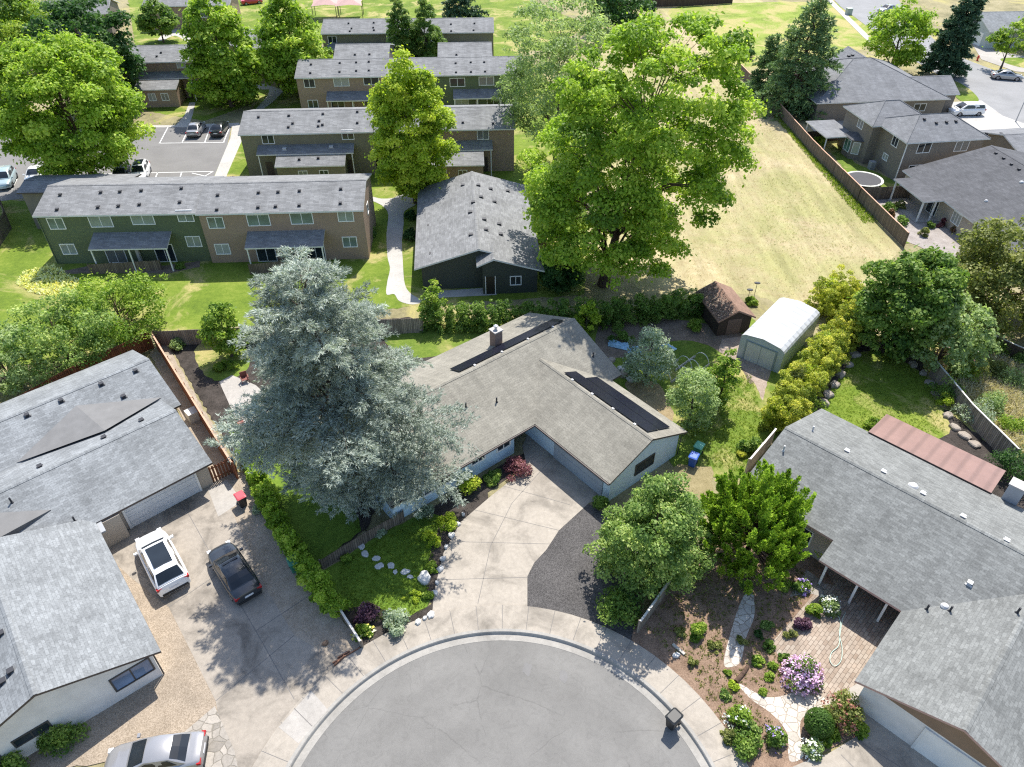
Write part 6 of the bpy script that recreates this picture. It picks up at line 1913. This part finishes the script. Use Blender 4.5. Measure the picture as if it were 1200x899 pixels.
car_at('parked_car', 'silver sedan by the kerb at the right edge of the far street', (1160, 88), (1200, 91), SILVER, 'sedan')
car_at('parked_car', 'pale sedan on the far street at the top edge', (1049, 10), (1030, 13), SILVER, 'sedan')

# ================================================================ SMALL THINGS
bin_('black wheeled bin standing at the kerb of the cul-de-sac', P(787, 850, 0.0), (.012, .014, .016), R(-50))
bin_('wheeled bin with green lid behind the garage gable', P(817, 533), (.05, .22, .14), R(-35), plain('green_lid', (.12, .36, .26), .5))
bin_('blue wheeled bin behind the garage gable', P(811, 545), (.03, .1, .42), R(-30))
bin_('red lidded dark bin on the pale slab by the gate', P(285, 592), (.03, .03, .03), R(40), plain('red_lid', (.5, .07, .09), .5))
bin_('green bin tucked against the bright hedge', P(346, 668), (.04, .18, .12), R(30))
# trampoline
c = P(1010, 217)
t = thing('trampoline', 'round black trampoline beside the long wooden fence', 'trampoline', c)
m = MB(); n = 28
ring_ = [(2.15 * math.cos(2 * math.pi * i / n), 2.15 * math.sin(2 * math.pi * i / n), .85) for i in range(n)]
m.face(ring_); m.face([(x * .99, y * .99, .82) for x, y, z in ring_][::-1])
m.build('jumping_mat', plain('trampoline_mat', (.05, .05, .055), .8), t)
m = MB(); rr_ = [[(r_ * math.cos(2 * math.pi * i / n), r_ * math.sin(2 * math.pi * i / n), z) for r_, z in ((2.12, .86), (2.2, .9), (2.4, .89), (2.42, .82))] for i in range(n + 1)]
m.loft(rr_, close=False, caps=False); m.build('edge_pad', plain('edge_pad', (.6, .6, .52), .6), t)
for i in range(6):
    a = 2 * math.pi * i / 6
    g = MB(); g.tube([(2.3 * math.cos(a), 2.3 * math.sin(a), 0), (2.3 * math.cos(a), 2.3 * math.sin(a), .84)], .03, 6); g.build('leg', RIM, t)

def rock(label, p, r, h, mat, seed, name='stone', cat='stone', group=None, flatn=1.0):
    rg = np.random.default_rng(seed)
    m = MB(); N_ = 12
    w = rg.uniform(.75, 1.2, N_)
    rings = []
    for z, s in ((-.08, 1.0), (h * .55, 1.0), (h * .9, .8), (h, .45)):
        rings.append([(r * s * w[i] * math.cos(2 * math.pi * i / N_) * rg.uniform(.95, 1.05), r * s * w[i] * .8 * math.sin(2 * math.pi * i / N_) * rg.uniform(.95, 1.05), z + rg.normal(0, h * .04)) for i in range(N_)])
    m.loft(rings)
    o = outward(m.build(name, mat)); o.location = (p.x, p.y, p.z + .075); o.rotation_euler.z = rg.uniform(0, 6)
    return tag(o, label, cat, group)
STONE = mulch('pale_stone', (.5, .49, .47), (.74, .73, .7))
STONE2 = mulch('warm_stone', (.26, .22, .18), (.5, .44, .38))
for i, (x_, y_, lab) in enumerate(((428, 650, 'first stepping stone from the cedar end'), (441, 655, 'second stepping stone from the cedar end'), (444.5, 664, 'third stepping stone, lower than its neighbours'), (458.5, 663.5, 'round stepping stone in the middle of the row'), (463, 671, 'small stepping stone below the middle one'), (475, 671, 'large stepping stone before the big white stone'), (481, 677, 'smallest stepping stone beside the big white stone'), (423, 641, 'square stepping stone next to the low fence'))):
    rock(lab, P(x_, y_), .3 if i not in (4, 6) else .2, .05, STONE, 300 + i, 'stepping_stone', 'stepping stone', 'stepping stones across the cedar lawn')
rock('big white stone at the end of the stepping stones', P(497, 679), .5, .3, STONE, 320, 'boulder')
edge_ = [(543, 604), (536, 615), (529, 628), (523, 642), (519, 656), (516, 668), (512, 684), (510, 696), (505, 722), (498, 726), (490, 730)]
for i, (x_, y_) in enumerate(edge_): rock('pale edging stone beside the curved driveway', P(x_, y_), .16 + .06 * (i % 3), .16, STONE, 330 + i, 'edging_stone', 'stone', 'edging stones along the driveway bed')
wall_ = [(1001, 417), (993, 428), (985, 440), (977, 452), (970, 464), (965, 474)]
for i, (x_, y_) in enumerate(wall_): rock('grey edging stone along the left side of the right lawn', P(x_, y_), .5, .3, STONE2, 350 + i, 'edging_stone', 'stone', 'edging stones of the right lawn')
wall_ = [(1070, 428), (1082, 438), (1090, 450), (1098, 462), (1104, 474), (1110, 488), (1118, 502), (1130, 512), (1142, 522)]
for i, (x_, y_) in enumerate(wall_): rock('flat edging stone below the shrubs of the right lawn', P(x_, y_), .45, .22, STONE2, 360 + i, 'edging_stone', 'stone', 'edging stones below the shrubs')
for i, (x_, y_, r_, lab) in enumerate(((731, 440, .5, 'boulder beside the solar panel roof edge'), (738, 446, .35, 'smaller boulder next to the roof-side boulder'), (728, 434, .4, 'white flat boulder in the shade behind the house'), (792, 769, .22, 'pale stone in the bark bed near the sidewalk'), (381, 755, .2, 'dark stone on the left driveway edge'), (716, 424, .4, 'stone in the shadow of the roof edge'))):
    rock(lab, P(x_, y_), r_, r_ * .7, (STONE2, STONE, STONE, STONE, BARKM, STONE2)[i], 370 + i, 'boulder', 'boulder')
# log and planks
m = MB(); a, b = P(862, 800), P(876, 782)
m.tube([a + Vector((0, 0, .12)), (a + b) / 2 + Vector((.1, .05, .14)), b + Vector((0, 0, .12))], [.14, .13, .11], 9)
tag(m.build('log', BARK2, smooth=True), 'weathered log lying in the bark bed', 'log')
m = MB(); a, b = P(788, 756), P(802, 768)
m.obox((a.x, a.y), (b.x, b.y), .16, .03, .16)
tag(m.build('plank', plain('grey_plank', (.4, .38, .34), .8)), 'short grey plank lying near the sidewalk', 'plank')
for i, (a, b) in enumerate((((422, 760), (390, 778)), ((410, 764), (396, 772)), ((404, 770), (392, 781)))):
    a, b = P(*a), P(*b)
    m = MB(); m.obox((a.x, a.y), (b.x, b.y), .07, .05, .13 + i * .03)
    tag(m.build('timber', plain('rusty_timber', (.2, .1, .06), .8)), ('long rusty timber at the end of the low fence', 'short rusty timber across the long one', 'rusty timber closest to the concrete')[i], 'timber', 'loose timbers at the low fence')
# flower pot
c = P(955, 789)
t = thing('flower_pot', 'round planter of dark soil beside the rhododendron', 'planter', c)
m = MB(); m.tube([(0, 0, 0), (0, 0, .3), (0, 0, .42), (0, 0, .42)], [.28, .36, .42, .34], 18, cap=True); m.build('pot', plain('clay_pot', (.2, .13, .1), .7), t, smooth=False)
q, ti = bush_quads(500, .3, .25, 8, 30, .1, .07)
o = quadmesh('plant', q, ti, L_OLIVE, t); o.location = (0, 0, .4)
# hose
hp = [(979, 716), (984, 730), (983, 745), (986, 760), (985, 775), (978, 782), (972, 776), (974, 766), (982, 758), (984, 742), (987, 726), (990, 718)]
m = MB(); hh = smooth_poly([tuple(P(*p)[:2]) for p in hp], 5)[:-5]
m.tube([(x, y, .13) for x, y in hh], .022, 6)
tag(m.build('garden_hose', plain('hose_green', (.42, .55, .48), .5), smooth=True), 'pale garden hose looped on the paver patio', 'hose')
# hoop tunnels
for i, (c0, c1, lab) in enumerate((((778, 444), (802, 428), 'white hoop frame nearest the house roof'), ((800, 440), (822, 424), 'white hoop frame nearer the metal shed'))):
    a, b = P(*c0), P(*c1)
    t = thing('hoop_frame', lab, 'hoop frame', a)
    d = (b - a); n = Vector((-d.y, d.x, 0)).normalized()
    for k_ in range(3):
        m = MB(); o_ = d * (k_ / 2)
        m.tube([tuple(o_ + n * (.75 * math.cos(math.pi * j / 10)) + Vector((0, 0, .95 * math.sin(math.pi * j / 10)))) for j in range(11)], .028, 6)
        m.build('hoop', TRIM, t, smooth=True)
    m = MB()
    for s_ in (-.8, .8):
        p0, p1 = n * s_, d + n * s_
        m.obox((p0.x, p0.y), (p1.x, p1.y), .08, .02, .26)
    m.build('bed_frame', plain('bed_frame', (.4, .37, .33), .8), t)
TARP = plain('blue_tarp', (.32, .52, .66), .4)
for i, (x_, y_, w_, h_, lab) in enumerate(((725, 405, 1.9, 1.0, 'crumpled pale blue tarp left of the silvery shrub'), (743, 411, 1.2, .8, 'pale blue tarp scrap under the silvery shrub'), (781, 409, 1.5, 1.2, 'pale blue tarp heap right of the silvery shrub'))):
    rg = np.random.default_rng(400 + i); m = MB(); N_ = 9
    zz = rg.uniform(.02, .32, (N_, N_)); zz[0] = zz[-1] = .02; zz[:, 0] = zz[:, -1] = .02
    X = np.linspace(-w_ / 2, w_ / 2, N_); Y = np.linspace(-h_ / 2, h_ / 2, N_)
    J = rg.normal(0, .04, (N_, N_, 2))
    for a in range(N_ - 1):
        for b in range(N_ - 1):
            m.face([(X[u] + J[u, v, 0], Y[v] + J[u, v, 1], zz[u, v]) for u, v in ((a, b), (a + 1, b), (a + 1, b + 1), (a, b + 1))])
    o = outward(m.build('tarp', TARP)); o.location = P(x_, y_, .07); o.rotation_euler.z = R(-20 + 30 * i)
    tag(o, lab, 'tarp')
# solar garden lights / small posts by the shed
for i, (x_, y_, lab) in enumerate(((876, 352, 'dark round disc on a stake left of its pair by the wooden shed'), (884, 346, 'taller dark round disc on a stake by the wooden shed'))):
    t = thing('garden_stake', lab, 'garden ornament', P(x_, y_))
    m = MB(); m.tube([(0, 0, 0), (0, 0, 1.2 + .2 * i)], .025, 6); m.build('stake', VENTM, t)
    m = MB(); m.tube([(0, 0, 1.2 + .2 * i), (0, .02, 1.28 + .2 * i)], .3, 14); m.build('disc', VENTM, t)
# patio set under the cedar
t = thing('patio_umbrella', 'furled teal patio umbrella in its cover left of the cedar', 'umbrella', P(304, 492))
m = MB(); m.tube([(0, 0, 0), (0, 0, .9)], .03, 8); m.build('pole', RIM, t)
m = MB(); m.tube([(0, 0, .85), (0, 0, 1.1), (0, 0, 1.9), (0, 0, 2.4)], [.32, .42, .25, .04], 12); m.build('canopy', plain('teal_cover', (.04, .13, .14), .6), t)
m = MB(); m.tube([(0, 0, 0), (0, 0, .08)], .32, 14); m.build('base', VENTM, t)
for i, (x_, y_, rz_, lab) in enumerate(((288, 448, 30, 'red brown patio chair at the slab edge by the grass patch'), (283, 500, 120, 'red brown patio chair below the furled umbrella'))):
    t = thing('patio_chair', lab, 'chair', P(x_, y_), R(rz_), 'patio chairs')
    cm = plain('red_brown_wood', (.18, .06, .045), .6)
    for nm, a, b in (('seat', (-.28, -.28, .4), (.28, .28, .45)), ('backrest', (-.28, .25, .453), (.28, .31, 1.0)), ('armrest', (-.34, -.25, .62), (-.27, .247, .66)), ('armrest', (.27, -.25, .62), (.34, .247, .66))):
        m = MB(); m.box(a, b); m.build(nm, cm, t)
    for sx in (-.3, .3):
        for sy in (-.24, .24):
            m = MB(); m.box((sx - .025, sy - .025, 0), (sx + .025, sy + .025, .398)); m.build('leg', cm, t)
# far street furniture
t = thing('utility_box', 'grey green utility box on the verge of the far street', 'utility box', P(994, 17), R(8))
m = MB(); m.box((-.6, -.5, 0), (.6, .5, 1.25)); m.build('cabinet', plain('utility_green', (.32, .38, .33), .5), t)
m = MB(); m.box((-.65, -.55, 1.252), (.65, .55, 1.32)); m.build('lid', plain('utility_lid', (.42, .47, .42), .5), t)
t = thing('fire_hydrant', 'red fire hydrant at the bend of the far street', 'hydrant', P(1145, 71))
rd = plain('hydrant_red', (.55, .06, .04), .5)
m = MB(); m.tube([(0, 0, 0), (0, 0, .08), (0, 0, .1), (0, 0, .65), (0, 0, .7), (0, 0, .85), (0, 0, .95)], [.22, .22, .15, .15, .2, .16, .05], 12); m.build('barrel', rd, t)
m = MB(); m.tube([(-.28, 0, .5), (.28, 0, .5)], .08, 8); m.build('outlet', rd, t)
t = thing('street_lamp', 'slim grey street lamp at the far street, right edge', 'street lamp', P(1190, 143))
m = MB(); m.tube([(0, 0, 0), (0, 0, .3), (0, 0, 5)], [.12, .08, .06], 8); m.tube([(0, 0, 4.9), (.1, 0, 5.2), (.9, -.3, 5.3)], .04, 6); m.build('pole', plain('lamp_grey', (.4, .4, .4), .5), t)
m = MB(); m.box((.7, -.4, 5.22), (1.2, -.2, 5.32)); m.build('lamp_head', plain('lamp_grey', (.4, .4, .4), .5), t)
for i, (x_, y_, lab) in enumerate(((384, 21, 'left brown shade canopy at the playground on the top edge'), (411, 21, 'right brown shade canopy at the playground on the top edge'))):
    c = P(x_, y_)
    t = thing('shade_canopy', lab, 'canopy', c, R(8), 'playground shade canopies')
    m = MB(); a = 2.9
    cr = [(-a, -a, 3.0), (a, -a, 3.0), (a, a, 3.0), (-a, a, 3.0)]
    for k_ in range(4):
        p, q_ = cr[k_], cr[(k_ + 1) % 4]; mid = ((p[0] + q_[0]) * .46, (p[1] + q_[1]) * .46, 3.2)
        m.face([p, mid, (0, 0, 4.3)]); m.face([mid, q_, (0, 0, 4.3)])
    m.build('fabric', plain('brown_canvas', (.42, .27, .24), .8), t)
    for p in cr:
        m = MB(); m.tube([(p[0] * .97, p[1] * .97, 0), (p[0] * .97, p[1] * .97, 3.0)], .07, 6); m.build('post', VENTM, t)
# manhole-like patch and hot tub left out; white utility drum by the bright hedge end
